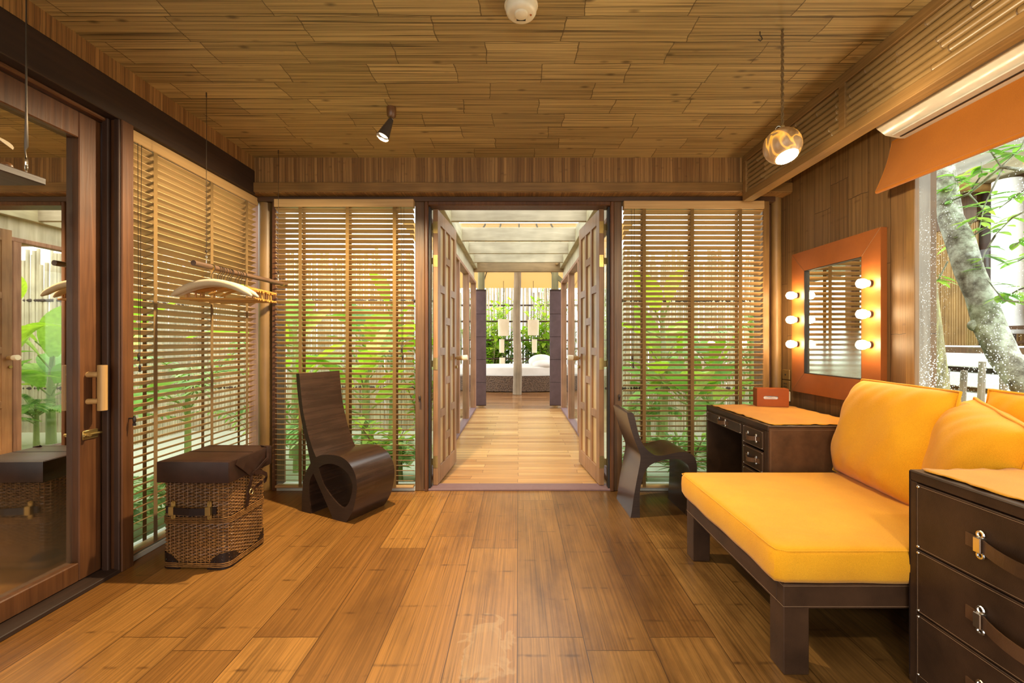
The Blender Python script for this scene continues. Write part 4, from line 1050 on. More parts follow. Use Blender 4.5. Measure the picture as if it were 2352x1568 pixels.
# cloth runner on the desk
def cloth(name, label, x0, x1, y0, y1, z, mat, seed, group=None):
    rnd = random.Random(seed)
    mb = MB()
    ph = [rnd.uniform(0, 6) for _ in range(6)]
    nu, nv = 30, 36
    def f(u, v):
        e1 = 0.004*math.sin(v*31+ph[0])+0.003*math.sin(v*57+ph[1]); e2 = 0.004*math.sin(u*27+ph[2])+0.003*math.sin(u*49+ph[3])
        xx = x0+(x1-x0)*u + (e1 if u in (0.0, 1.0) else 0); yy = y0+(y1-y0)*v + (e2 if v in (0.0, 1.0) else 0)
        edge = max(0, 1-min(u, 1-u, v, 1-v)*14)
        zz = z+0.0028+0.0012*math.sin(u*9+ph[4])*math.sin(v*8+ph[5]) + edge*0.003*max(0, math.sin((u*40 if v in (0.0, 1.0) else v*44)+ph[2]))
        return Vector((xx, yy, zz))
    mb.surf(f, nu, nv)
    o = mb.build(name, mat)
    md = o.modifiers.new('thick', 'SOLIDIFY'); md.thickness = 0.0022; md.offset = 1
    tag(o, label, 'table runner', group)
    return o
cloth('table_runner', 'orange linen runner laid over the leather desk', 1.375, 1.90, 2.41, 3.17, DZ, M['orange_flat'], 3)
t = thing('tissue_box', 'red orange leather tissue box standing on the desk runner', 'tissue box', (1.760, 3.095, DZ+0.0058), R(-12))
mb = MB()
def slot_loop(w, h, r, cx=0, cz=0):
    out = []
    for (sx, sz, a0) in ((1, 1, 0), (-1, 1, 90), (-1, -1, 180), (1, -1, 270)):
        for i in range(5):
            a = R(a0+22.5*i); out.append((cx+sx*(w-r)+r*math.cos(a), cz+sz*(h-r)+r*math.sin(a)))
    return out
mb.prism([slot_loop(0.100, 0.062, 0.006, 0, 0.0625), slot_loop(0.047, 0.011, 0.0105, -0.012, 0.063)], -0.045, -0.038)
mb.box(-0.100, 0.100, -0.038, 0.045, 0.0005, 0.0045); mb.box(-0.100, 0.100, -0.038, 0.045, 0.120, 0.1245); mb.box(-0.100, -0.096, -0.038, 0.045, 0.004, 0.121); mb.box(0.096, 0.100, -0.038, 0.045, 0.004, 0.121); mb.box(-0.1, 0.1, 0.041, 0.045, 0.004, 0.121)
mb.build('box', M['leather_red'], t, smooth=False)
def tis(u, v): return Vector((-0.058+0.094*u, -0.036-0.012*math.sin(u*3.1)*v, 0.050+0.018*v+0.003*math.sin(u*12)))
MB().surf(tis, 14, 4).build('tissue', M['white_linen'], t)
MB().box(-0.09, 0.09, -0.030, 0.036, 0.006, 0.10).build('tissue_stack', M['white_linen'], t, smooth=False)
t = thing('waste_bin', 'dark leather waste bin in the kneehole under the desk', 'waste bin', (1.62, 2.93, 0.0))
MB().lathe([(0, 0), (0.095, 0), (0.110, 0.30), (0.104, 0.30), (0.090, 0.01), (0, 0.01)], 32).build('bin_wall', M['leather'], t)
MB().lathe([(0.111, 0.285), (0.114, 0.285), (0.115, 0.303), (0.108, 0.303)], 32).build('rim', M['leather_dark'], t)

# =================================================================== CHAISE + MATTRESS + CUSHIONS
t = thing('daybed', 'dark leather covered daybed frame with square legs by the side window', 'daybed', (1.405, 1.893, 0.0))
hx, hy = 0.525, 0.422
for sx in (-1, 1):
    for sy in (-1, 1):
        MB().box(sx*hx, sx*(hx-0.085), sy*hy, sy*(hy-0.083), 0, 0.300, 0.003).build('leg', M['leather'], t, smooth=False)
r_ = MB().box(-hx-0.001, hx+0.001, -hy-0.001, -hy+0.04, 0.220, 0.302, 0.003); r_.box(-hx-0.001, hx+0.001, hy-0.04, hy+0.001, 0.220, 0.302, 0.003)
r_.box(-hx-0.0016, -hx+0.04, -hy+0.039, hy-0.039, 0.220, 0.302, 0.002); r_.box(hx-0.04, hx+0.0016, -hy+0.039, hy-0.039, 0.220, 0.302, 0.002); r_.box(-hx+0.02, hx-0.02, -hy+0.02, hy-0.02, 0.27, 0.298)
r_.build('rail_frame', M['leather'], t, smooth=False)
s_ = MB()
for z in (0.228, 0.296):
    s_.tube([(hx, -hy-0.0018, z), (-hx-0.0018, -hy-0.0018, z), (-hx-0.0018, hy, z)], 0.0009, 4)
s_.build('stitching', M['stitch'], t)
def pad_mesh(hx, hy, h, r, crown, seed):
    rnd = random.Random(seed); ph = [rnd.uniform(0, 6) for _ in range(4)]
    mb = MB(); nu, nv = 46, 40
    bmesh.ops.create_grid(mb.bm, x_segments=nu, y_segments=nv, size=1.0)
    mb.bm.free(); mb.bm = bmesh.new()
    N = 8
    prof = [(r*0.9, 0.0), (r*0.30, 0.004), (0.0, 0.022), (-0.002, h*0.5), (0.0, h-0.024), (r*0.35, h-0.005), (r*0.9, h)]
    def loop(inset, z):
        out = []
        for i in range(4*30):
            p, n = rrect(i/(120), hx-inset, hy-inset, max(0.012, r-inset*0.5))
            wv_ = 0.0025*math.sin(i*0.35+ph[0])+0.0018*math.sin(i*0.83+ph[1])
            out.append(mb.bm.verts.new((p.x+n.x*wv_, p.y+n.y*wv_, z)))
        return out
    L = [loop(a, b) for a, b in prof]
    for k in (0.12, 0.3, 0.55, 0.8, 0.94):
        lp = []
        for i in range(120):
            v = L[6][i].co
            x_, y_ = v.x*(1-k), v.y*(1-k)
            zz = h + crown*(1-(x_/hx)**2)*(1-(y_/hy)**2) + 0.003*math.sin(9*x_+ph[2])*math.sin(8*y_+ph[3])
            lp.append(mb.bm.verts.new((x_, y_, zz)))
        L.append(lp)
    for a, b in zip(L, L[1:]): mb.bridge(a, b)
    mb.bm.faces.new(L[-1]); mb.bm.faces.new(L[0][::-1])
    return mb
t = thing('mattress', 'thick orange mattress lying on the leather daybed', 'mattress', (1.395, 1.893, 0.3045))
pad_mesh(0.548, 0.438, 0.120, 0.030, 0.010, 5).build('cover', M['orange'], t, angle=60)
pm = MB(); 
pm.tube([rrect(i/120, 0.545, 0.435, 0.03)[0]+Vector((0, 0, 0.112)) for i in range(120)], 0.0022, 5, closed=True); pm.build('piping', M['orange'], t)
def cushion(name, label, loc, rot, a, b, th, seed, pinch=0.16, rnd_c=0.22):
    """square cushion: local x-z is its face, y its thickness; pulled-out corners and a raised seam"""
    t = thing(name, label, 'cushion', loc, rot=rot, group='orange cushions on the daybed')
    rnd = random.Random(seed); ph = [rnd.uniform(0, 6) for _ in range(8)]
    def out(u, v):
        x_, z_ = 2*u-1, 2*v-1
        sx = 1-pinch*0.55*(1-z_*z_)*abs(x_)**3 if False else 1-pinch*0.35*(1-z_*z_)
        sz = 1-pinch*0.35*(1-x_*x_)
        sx *= math.sqrt(1-rnd_c*0.5*z_*z_); sz *= math.sqrt(1-rnd_c*0.5*x_*x_)
        return x_*sx*a, z_*sz*b
    def f(sg):
        def g(u, v):
            X, Z = out(u, v); x_, z_ = 2*u-1, 2*v-1
            d = max(0.0, (1-x_**4))*max(0.0, (1-z_**4))
            bul = th*0.5*d**0.62
            edge = max(abs(x_), abs(z_))
            wr = 0.007*math.sin(11*(x_+z_*0.6)+ph[0])*edge**3*(1-edge**6) + 0.005*math.sin(17*x_-9*z_+ph[1])*edge**2*(1-edge**8) + 0.005*math.sin(5*x_+ph[2])*math.sin(4*z_+ph[3])*d
            return Vector((X, sg*(bul+wr*(1 if d > 0 else 0)), Z))
        return g
    mb = MB().surf(f(1), 34, 30).surf(f(-1), 34, 30)
    bmesh.ops.remove_doubles(mb.bm, verts=mb.bm.verts, dist=0.0006)
    mb.build('cover', M['orange'], t, angle=70)
    pts = []
    n = 30
    for i in range(n): pts.append((i/n, 0))
    for i in range(n): pts.append((1, i/n))
    for i in range(n): pts.append((1-i/n, 1))
    for i in range(n): pts.append((0, 1-i/n))
    MB().tube([Vector((out(u, v)[0]*1.01, 0.003*math.sin(i*0.5), out(u, v)[1]*1.01)) for i, (u, v) in enumerate(pts)], 0.0058, 7, closed=True, flat=0.8).build('seam', M['orange'], t)
    return t
cushion('cushion', 'large orange cushion leaning on the window wall beside the desk', (1.715, 2.060, 0.662), (R(-16), 0, R(-97)), 0.320, 0.265, 0.235, 1)
cushion('cushion', 'plump orange cushion behind the corner of the leather dresser', (1.725, 1.650, 0.628), (R(-10), R(8), R(-118)), 0.235, 0.235, 0.29, 2)
cushion('cushion', 'orange cushion at the right edge half hidden by another cushion', (1.895, 1.585, 0.69), (R(-3), R(2), R(-88)), 0.225, 0.225, 0.12, 3)

# =================================================================== DRESSER (front right)
t = thing('dresser', 'brown leather drawer chest with strap handles at the right front', 'chest of drawers', (1.28, 0.72, 0.0))
WX, WY, WZ = 0.65, 0.735, 0.687
c = MB().box(0, WX, 0, WY, WZ-0.034, WZ, 0.003); c.box(0, WX, 0, 0.028, 0, WZ-0.034, 0.002); c.box(0, WX, WY-0.029, WY, 0, WZ-0.034, 0.002)
c.box(0.0, WX-0.021, 0.0282, WY-0.0292, 0.0, 0.034, 0.002); c.box(WX-0.02, WX, 0.02, WY-0.02, 0.03, WZ-0.03); c.box(0.02, WX-0.02, 0.028, WY-0.029, 0.1, 0.12)
c.build('carcass', M['leather'], t, smooth=False)
s_ = MB().tube([(-0.001, 0.004, 0.02), (-0.001, 0.004, WZ-0.004), (-0.001, WY-0.004, WZ-0.004), (-0.001, WY-0.004, 0.02)], 0.0016, 5); s_.build('edge_piping', M['leather_dark'], t)
for z0, z1 in ((0.444, 0.650), (0.241, 0.440), (0.037, 0.237)):
    drawer(t, 0.032, WY-0.031, z0, z1, handle_y=0.350, hl=0.148, big=1.5)
cloth('table_runner', 'orange linen cloth on top of the leather dresser at right', 1.305, 1.91, 0.73, 1.438, WZ, M['orange_flat'], 8)

# =================================================================== COVERED WALKWAY
struct('floor_walkway', MB().box(-0.78, 0.80, 3.40, 7.30, -0.10, 0.0), M['deck'], 'sunlit boards of the covered walkway beyond the double door', 'floor')
for sx, nm in ((-1, 'left'), (1, 'right')):
    xo = 0.685 if sx < 0 else 0.70
    struct('trim_%d' % (22 if sx < 0 else 23), MB().box(sx*xo, sx*(xo+0.10), 3.42, 7.25, 0, 0.035, 0.004), M['plum_stone'], f'purple stone kerb along the {nm} of the walkway', 'kerb')
    for k, yy in enumerate((4.16, 5.17, 6.16, 7.18)):
        nth = ('nearest', 'second', 'third', 'farthest')[k]
        struct('post_walkway', MB().box(sx*xo, sx*(xo+0.085), yy, yy+0.075, 0.03, 2.05, 0.004), M['red_z'], f'{nth} red brown post on the {nm} side of the walkway', 'post')
    struct('rail_walkway', MB().box(sx*(xo-0.002), sx*(xo+0.09), 3.42, 7.26, 2.045, 2.085, 0.003), M['red_z'], f'thin red brown rail over the {nm} walkway posts', 'rail')
    struct('fascia_walkway', MB().box(sx*(xo+0.03), sx*(xo+0.06), 3.42, 7.26, 2.085, 2.27), M['fence'], f'pale bamboo strip above the {nm} walkway rail', 'fascia')
    struct('plate_walkway', MB().box(sx*(xo-0.03), sx*(xo+0.09), 3.42, 7.22, 2.27, 2.43, 0.004), M['pale_y'], f'weathered timber plate along the {nm} walkway roof edge', 'beam')
    for k, (a, b) in enumerate(((3.45, 4.16), (4.235, 5.17), (5.245, 6.16), (6.235, 7.18))):
        nth = ('nearest', 'second', 'third', 'farthest')[k]
        struct('window_%d' % (5+k+(0 if sx < 0 else 4)), MB().box(sx*(xo+0.040), sx*(xo+0.045), a, b, 0.035, 2.05), M['glass'], f'{nth} glass pane on the {nm} side of the walkway', 'window')
for k, yy in enumerate((3.62, 4.35, 5.20, 5.95, 6.62)):
    nth = ('hidden first', 'nearest visible', 'second visible', 'third visible', 'farthest')[k]
    struct('rafter_walkway', MB().box(-0.66, 0.675, yy, yy+0.05, 2.285, 2.44, 0.003), M['pale_x'], f'{nth} pale weathered rafter across the walkway roof', 'rafter')
struct('lintel_walkway', MB().box(-0.72, 0.745, 7.10, 7.20, 2.225, 2.50, 0.004), M['tan_x'], 'brown lintel beam at the far end of the walkway', 'beam')
pg = MB()
for yy in (7.09,):
    for p in ((-0.63, 2.40), (0.655, 2.40), (0.615, 2.345)): pg.cyl((p[0], yy-0.05, p[1]), (p[0], yy+0.02, p[1]), 0.022, n=12)
tag(pg.build('dowel_ends', M['handle_wood']), 'pale wooden dowel ends on the walkway lintel', 'dowels', kind='structure')
struct('roof_glazing', MB().box(-0.85, 0.87, 3.40, 7.25, 2.445, 2.452), M['glass'], 'clear glazing over the walkway rafters', 'roof glazing')

# =================================================================== BEDROOM PAVILION
struct('floor_bedroom', MB().box(-2.6, 2.6, 7.30, 12.2, -0.11, -0.004), M['bed_floor'], 'glossy dark board floor of the bedroom pavilion', 'floor')
for sx, lab in ((-1, 'left'), (1, 'right')):
    x0, x1 = (-0.735, -0.545) if sx < 0 else (0.540, 0.790)
    t = thing('leather_screen', f'tall plum leather panelled screen on the {lab} of the bedroom entrance', 'screen', ((x0+x1)/2, 7.5, 0.0))
    w_ = (x1-x0)/2
    MB().box(-w_-0.004, w_+0.004, 0.0, 0.03, 0.02, 1.985, 0.003).build('backing', M['dark_z'], t, smooth=False)
    for k in range(5):
        z0 = 0.03+k*0.385
        MB().box(-w_, w_, -0.012, 0.002, z0, min(z0+0.381, 1.978), 0.004).build('leather_tile', M['leather_plum'], t, smooth=False)
t = thing('bedroom_post', 'round weathered log post before the bed', 'post', (-0.02, 9.3, 0.0))
pts = [(0.012*math.sin(k*0.9), 0, k*0.30) for k in range(12)]
MB().tube(pts, [0.094-0.0022*k for k in range(12)], 18).build('log', M['grey_log'], t)
t['kind'] = 'structure'
for lab, xx in (('left', -0.66), ('right', 0.66)):
    t = thing('pavilion_post', f'mossy log post above the {lab} leather screen', 'post', (xx, 7.95, 0.0), kind='structure')
    MB().cyl((0, 0, 0), (0, 0, 3.0), 0.062, n=16).build('log', M['green_log'], t)
    if lab == 'right': MB().beam((0.0, 0, 2.30), (0.30, 0, 2.02), 0.05, 0.07).build('brace', M['green_log'], t, smooth=False)
aw = MB().surf(lambda u, v: Vector((-1.9+3.8*u, 7.3+4.3*v, 3.05-0.55*v-0.10*math.sin(u*math.pi)*0)), 6, 6)
ao = tag(aw.build('canvas_ceiling', M['awning']), 'amber canvas ceiling of the bedroom pavilion', 'ceiling', kind='structure')
rb = MB()
for xx in (-1.8, -0.95, 0.05, 1.0, 1.8): rb.beam((xx*0.3, 7.3, 3.03), (xx, 11.58, 2.485), 0.02, 0.02)
tag(rb.build('canvas_ribs', M['dark_z'], smooth=False), 'thin dark ribs under the amber canvas ceiling', 'ribs', kind='structure')
# bed
t = thing('bed', 'bed with a curved bark textured base and white sheets', 'bed', (0.0, 10.4, -0.004))
def bf(u, v):
    a = math.pi*2*u; return Vector((1.5*math.cos(a), 0.75*math.sin(a), 0.02+0.34*v))
bb = MB().surf(bf, 60, 3, True)
def base_mat():
    m, nt, b = newmat('bark_chip_base')
    tc = nd(nt, 'ShaderNodeTexCoord')
    v = nd(nt, 'ShaderNodeTexVoronoi', {'Vector': tc.outputs['Object'], 'Scale': 38.0})
    nt.links.new(ramp(nt, v.outputs['Distance'], [(0.1, (0.025, 0.014, 0.008)), (0.6, (0.14, 0.085, 0.05))]), b.inputs['Base Color'])
    b.inputs['Roughness'].default_value = 0.8; bump(nt, b, v.outputs['Distance'], 0.8, 0.02)
    return m
bb.build('base', base_mat(), t)
def mt(u, v):
    a = math.pi*2*u
    r = (1.0-0.02*abs(2*v-1)**4) if v < 0.75 else math.cos((v-0.75)/0.25*math.pi/2)
    x_ = 1.48*math.cos(a)*r
    zz = (0.345+0.20*min(v/0.75, 1)+(0.03*math.sin((v-0.75)/0.25*math.pi/2) if v > 0.75 else 0))
    sag = 0.055*(1-min(1, abs(x_)/0.9)**2) if v < 0.5 else 0.0
    return Vector((x_, 0.73*math.sin(a)*r, zz-sag+0.01*math.sin(a*9)*(v < 0.6)))
MB().surf(mt, 72, 14, True).build('mattress', M['white_linen'], t, angle=60)
t = thing('pillow', 'white pillow heaped on the bed right of the log post', 'pillow', (0.52, 9.98, 0.545))
MB().sphere((0, 0.05, 0.11), 0.26, 28, (1.1, 0.8, 0.62)).sphere((0.06, -0.10, 0.05), 0.24, 28, (1.1, 0.75, 0.45)).build('pillow_case', M['white_linen'], t)
# hanging cloth lanterns
def lantern_string(lab, x, sizes):
    t = thing('cloth_lantern', lab, 'lantern', (x, 10.9, 1.6))
    MB().cyl((0, 0, -1.0), (0, 0, 1.0), 0.006, n=6).build('cord', M['wire'], t)
    for (dx, z, w_, h_) in sizes:
        mb = MB()
        def f(u, v):
            a = 2*math.pi*u; r = w_*(0.97+0.05*v+0.02*math.cos(a*3))
            e = (abs(math.cos(a))**3.2+abs(math.sin(a))**3.2)**(-1/3.2)
            return Vector((dx+r*e*math.cos(a)*0.92, r*e*math.sin(a)*0.8, z-h_+2*h_*v))
        mb.surf(f, 32, 6, True); mb.build('lantern_shade', M['lantern'], t)
lantern_string('string of cream cloth lanterns hanging left of the log post', -0.36, [(0.0, -0.155, 0.148, 0.205), (-0.04, -0.605, 0.068, 0.165), (-0.03, -1.04, 0.075, 0.15)])
lantern_string('string of cream cloth lanterns hanging right of the log post', 0.37, [(0.0, -0.155, 0.150, 0.190), (0.03, -0.605, 0.068, 0.165), (0.06, -1.02, 0.082, 0.13)])

# =================================================================== GARDEN
struct('ground', MB().box(-14, 14, -8, 24, -0.30, -0.16), M['gravel'], 'pale garden ground around the building', 'ground')
def fence(label, p0, p1, h, r, step, jit, mat, rails=(0.25, 0.75), seed=1, zb=-0.16):
    rnd = random.Random(seed)
    p0, p1 = Vector((*p0, zb)), Vector((*p1, zb)); d = p1-p0; L = d.length; d.normalize()
    t = thing('bamboo_fence', label, 'fence', tuple((p0+p1)/2))
    o = (p0+p1)/2
    mb = MB(); s = 0.0
    while s < L:
        rr = r*rnd.uniform(0.75, 1.2); hh = h*rnd.uniform(1-jit, 1+jit)
        b = p0+d*s-o; tl = Vector((rnd.uniform(-0.02, 0.02), rnd.uniform(-0.02, 0.02), hh))
        mb.cyl(b, b+tl, rr, rr*0.85, n=7); s += 2*rr*step*rnd.uniform(0.9, 1.2)
    mb.build('bamboo_poles', mat, t)
    rl = MB()
    for k in rails: rl.cyl(p0-o+Vector((0, 0, h*k)), p1-o+Vector((0, 0, h*k)), r*0.9, n=8)
    rl.build('rail', M['dark_z'], t)
    return t
fence('pale bamboo pole fence outside the left window', (-4.7, 0.0), (-4.7, 6.4), 2.35, 0.026, 0.80, 0.06, M['fence'], seed=2)
fence('pale bamboo pole fence outside the left back window', (-4.7, 6.3), (-1.2, 6.3), 2.45, 0.026, 0.80, 0.06, M['fence'], seed=3)
fence('pale bamboo pole fence outside the right back window', (1.2, 6.2), (4.9, 6.2), 2.45, 0.026, 0.80, 0.06, M['fence'], seed=4)
fence('tall pale bamboo pole fence behind the bed', (-2.8, 13.2), (2.8, 13.2), 3.0, 0.035, 1.12, 0.10, M['fence_far'], rails=(0.35, 0.62, 0.78), seed=5)

def banana(label, loc, h, n, seed, mat='leaf_banana', L=0.95, w=0.30, group=None, spread=1.0):
    rnd = random.Random(seed)
    t = thing('banana_plant', label, 'plant', (loc[0], loc[1], loc[2] if len(loc) > 2 else -0.16), group=group)
    st = MB().tube([(0, 0, 0), (0.02, 0.01, h*0.5), (0.0, 0.02, h)], [0.05, 0.04, 0.02], 8)
    lf = MB(); a0 = rnd.uniform(0, 6)
    for k in range(n):
        a = a0+k*2.4+rnd.uniform(-0.3, 0.3); el = rnd.uniform(0.35, 1.25)*spread
        d = Vector((math.cos(a)*math.cos(el), math.sin(a)*math.cos(el), math.sin(el)))
        b = Vector((0, 0, h*rnd.uniform(0.45, 1.0)))
        st.tube([b, b+d*0.22-Vector((0, 0, 0.005))], [0.012, 0.008], 6)
        lf.leaf(b+d*0.2, d, L*rnd.uniform(0.7, 1.15), w*rnd.uniform(0.8, 1.2), rnd.uniform(0.15, 0.55), 9, 0.25)
    st.build('stalk', M['stem'], t); lf.build('leaves', M[mat], t, angle=80, fixn=False)
    return t
def palm(label, loc, h, n, seed, mat='leaf_palm', L=0.9, leafl=0.24, group=None, pairs=15):
    rnd = random.Random(seed)
    t = thing('palm_plant', label, 'plant', (loc[0], loc[1], -0.16), group=group)
    st = MB().cyl((0, 0, 0), (0, 0, h), 0.03, 0.02, n=8); lf = MB()
    a0 = rnd.uniform(0, 6)
    for k in range(n):
        a = a0+k*2.4; el = rnd.uniform(0.3, 1.2); dr = rnd.uniform(0.3, 0.7); LL = L*rnd.uniform(0.8, 1.2)
        d = Vector((math.cos(a)*math.cos(el), math.sin(a)*math.cos(el), math.sin(el))); b = Vector((0, 0, h*rnd.uniform(0.6, 1)))
        pts = [b+d*(LL*i/8)-Vector((0, 0, dr*LL*(i/8)**2)) for i in range(9)]
        st.tube(pts, [0.008-0.0008*i for i in range(9)], 5)
        side = d.cross(Vector((0, 0, 1))).normalized()
        for i in range(pairs):
            u = 0.15+0.85*i/pairs
            p = b+d*(LL*u)-Vector((0, 0, dr*LL*u*u)); tg = (d-Vector((0, 0, 2*dr*u))).normalized()
            for sg in (-1, 1):
                lf.leaf(p, (side*sg+tg*0.7+Vector((0, 0, 0.15))), leafl*(1-0.5*u), 0.032, 0.35, 3, 0.1)
    st.build('stalk', M['stem'], t); lf.build('fronds', M[mat], t, angle=80, fixn=False)
    return t
def shrub(label, loc, r, h, n, seed, mat='leaf_lime', ll=0.14, lw=0.055, group=None, zb=-0.16, name='shrub'):
    rnd = random.Random(seed)
    t = thing(name, label, 'shrub', (loc[0], loc[1], zb), group=group)
    st = MB(); lf = MB()
    for k in range(max(5, n//26)):
        a = rnd.uniform(0, 6.28); rr = r*rnd.uniform(0.2, 1.0); top = Vector((rr*math.cos(a), rr*math.sin(a), h*rnd.uniform(0.5, 1.0)))
        mid = Vector((top.x*0.4, top.y*0.4, top.z*0.55))
        st.tube([(0.02*math.cos(a), 0.02*math.sin(a), 0), mid, top], [0.014, 0.010, 0.004], 5)
        for j in range(26):
            u = rnd.uniform(0.25, 1.0)
            p = mid.lerp(top, (u-0.55)/0.45) if u > 0.55 else Vector((0, 0, 0)).lerp(mid, u/0.55)
            b = rnd.uniform(0, 6.28); e = rnd.uniform(-0.2, 0.9)
            d = Vector((math.cos(b)*math.cos(e), math.sin(b)*math.cos(e), math.sin(e)))
            q = p+d*rnd.uniform(0.01, 0.09)
            lf.leaf(q, d, ll*rnd.uniform(0.6, 1.2), lw*rnd.uniform(0.7, 1.2), 0.3, 4, 0.2)
    st.build('branches', M['bark_moss'], t); lf.build('leaves', M[mat], t, angle=80, fixn=False)
    return t
def tall_bamboo(label, loc, h, n, seed, group=None, zb=-0.16):
    rnd = random.Random(seed)
    t = thing('bamboo_clump', label, 'bamboo', (loc[0], loc[1], zb), group=group)
    st = MB(); lf = MB()
    for k in range(n):
        b = Vector((rnd.uniform(-0.6, 0.6), rnd.uniform(-0.3, 0.3), 0)); tp = b+Vector((rnd.uniform(-0.7, 0.7), rnd.uniform(-0.5, 0.5), h*rnd.uniform(0.8, 1.1)))
        st.tube([b, b.lerp(tp, 0.5), tp], [0.02, 0.017, 0.006], 6)
        for j in range(70):
            p = b.lerp(tp, rnd.uniform(0.45, 1.0)); a = rnd.uniform(0, 6.28)
            d = Vector((math.cos(a), math.sin(a), rnd.uniform(-0.4, 0.4)))
            lf.leaf(p+d*rnd.uniform(0.05, 0.3), d, rnd.uniform(0.12, 0.24), 0.03, 0.4, 3, 0.1)
    st.build('canes', M['stem'], t); lf.build('leaves', M['leaf_lime'], t, angle=80, fixn=False)
    return t
# left garden
banana('banana plant outside the left window near the trunk', (-2.75, 2.75), 0.7, 8, 21, L=0.85)
palm('feathery palm outside the left window near its front post', (-2.75, 1.75), 0.6, 11, 22)
banana('yellow green banana plant by the fence outside the left window', (-3.9, 3.2), 1.2, 9, 23, 'leaf_lime', L=1.0)
palm('taller palm by the fence outside the left window', (-3.8, 1.7), 1.3, 12, 24, L=1.1)
shrub('low bright shrub at the foot of the left window', (-2.75, 2.25), 0.35, 0.5, 150, 25, 'leaf_palm', 0.2, 0.05)
palm('feathery palm outside the corner between left and back windows', (-2.9, 3.9), 0.9, 12, 26, L=1.0)
for k, (lab, loc) in enumerate((('low fern just outside the left window by its front post', (-2.42, 2.05)), ('low fern just outside the middle of the left window', (-2.48, 2.62)), ('low fern just outside the far end of the left window', (-2.45, 3.12)))):
    palm(lab, loc, 0.22, 12, 27+k+60, L=0.46, leafl=0.17, pairs=13)
banana('tall lime banana plant seen through the front half of the left blind', (-3.25, 2.25), 1.25, 10, 71, 'leaf_lime', L=0.75)
banana('tall lime banana plant seen through the far half of the left blind', (-3.15, 3.35), 1.35, 10, 72, 'leaf_lime', L=0.75)
# left back garden
banana('lime banana plant behind the tall loop chair window', (-1.60, 4.6), 0.8, 9, 31, 'leaf_lime', L=0.68)
palm('feathery palm outside the left back window near the corner', (-2.15, 4.3), 0.5, 11, 32, L=0.7)
banana('tall banana plant by the back fence left of the walkway', (-1.9, 5.5), 1.4, 10, 33, L=0.8)
shrub('low lime shrub outside the left back window', (-1.2, 4.1), 0.3, 0.55, 160, 34, 'leaf_lime', 0.16, 0.06)
palm('large palm by the back fence left of the walkway', (-2.9, 5.4), 1.1, 13, 35, L=0.95)
shrub('dense lime shrub beside the left walkway posts', (-1.15, 5.4), 0.35, 1.5, 240, 36, 'leaf_lime', 0.16, 0.07)
banana('lime banana plant in front of the back fence seen left of the loop chair', (-2.45, 4.85), 1.5, 10, 37, 'leaf_lime', L=0.85)
banana('very tall lime banana plant near the left walkway glazing', (-1.45, 5.1), 1.7, 10, 38, 'leaf_lime', L=0.6)
for k, (lab, loc) in enumerate((('low fern just outside the left back window below the loop chair back', (-1.55, 3.98)), ('low fern just outside the left back window next to the door post', (-1.05, 3.95)))):
    palm(lab, loc, 0.22, 12, 97+k, L=0.40, leafl=0.17, pairs=13)
for k, (lab, loc) in enumerate((('low fern just outside the right back window behind the low chair', (1.12, 3.95)), ('low fern just outside the right back window behind the desk', (1.85, 3.98)))):
    palm(lab, loc, 0.22, 12, 117+k, L=0.40, leafl=0.17, pairs=13)
# right back garden
banana('banana plant just right of the walkway outside the right back window', (1.75, 4.55), 0.7, 9, 41, L=0.72)
banana('lime banana plant outside the middle of the right back window', (2.15, 5.0), 1.0, 9, 42, 'leaf_lime', L=0.85)
palm('feathery palm outside the right back window behind the desk', (2.45, 4.35), 0.5, 12, 43, L=0.75)
palm('large palm by the fence outside the right back window', (3.0, 5.3), 1.2, 13, 44, L=1.0)
shrub('low pale shrub at the foot of the right back window', (1.5, 3.95), 0.35, 0.45, 160, 45, 'leaf_palm', 0.2, 0.04)
banana('broad banana plant beside the right walkway posts', (1.75, 5.5), 1.2, 10, 46, L=0.75, w=0.30)
palm('short palm close to the right walkway posts', (1.50, 5.1), 0.5, 11, 47, L=0.5)
banana('very tall lime banana plant near the right walkway glazing', (1.55, 4.75), 1.6, 10, 48, 'leaf_lime', L=0.65)
palm('tall feathery palm seen above the desk through the right back blind', (2.6, 4.95), 1.5, 13, 49, L=0.85)
# bedroom garden
shrub('leafy lime bush behind the bed left of the log post', (-0.70, 11.9), 0.85, 2.45, 950, 51, 'leaf_lime', 0.27, 0.10)
shrub('leafy lime bush behind the bed right of the log post', (0.70, 11.9), 0.80, 2.50, 950, 52, 'leaf_lime', 0.27, 0.10)
shrub('dark undergrowth behind the left end of the bed', (-0.65, 12.4), 0.9, 1.6, 800, 53, 'leaf_dark', 0.26, 0.08)
shrub('dark undergrowth behind the right end of the bed', (0.65, 12.4), 0.9, 1.6, 800, 54, 'leaf_dark', 0.26, 0.08)
tall_bamboo('tall bamboo clump rising over the fence left of the log post', (-1.2, 14.4), 4.6, 12, 55)
tall_bamboo('tall bamboo clump rising over the fence right of the log post', (1.1, 14.4), 4.6, 12, 56)
gr = thing('garden_rail', 'three dark bamboo rails strung behind the bed', 'rail', (0, 11.3, 0.0))
for z in (1.62, 1.145, 0.67): MB().cyl((-1.3, 0, z), (1.3, 0, z-0.01), 0.018, n=8).build('rail', M['dark_z'], gr)

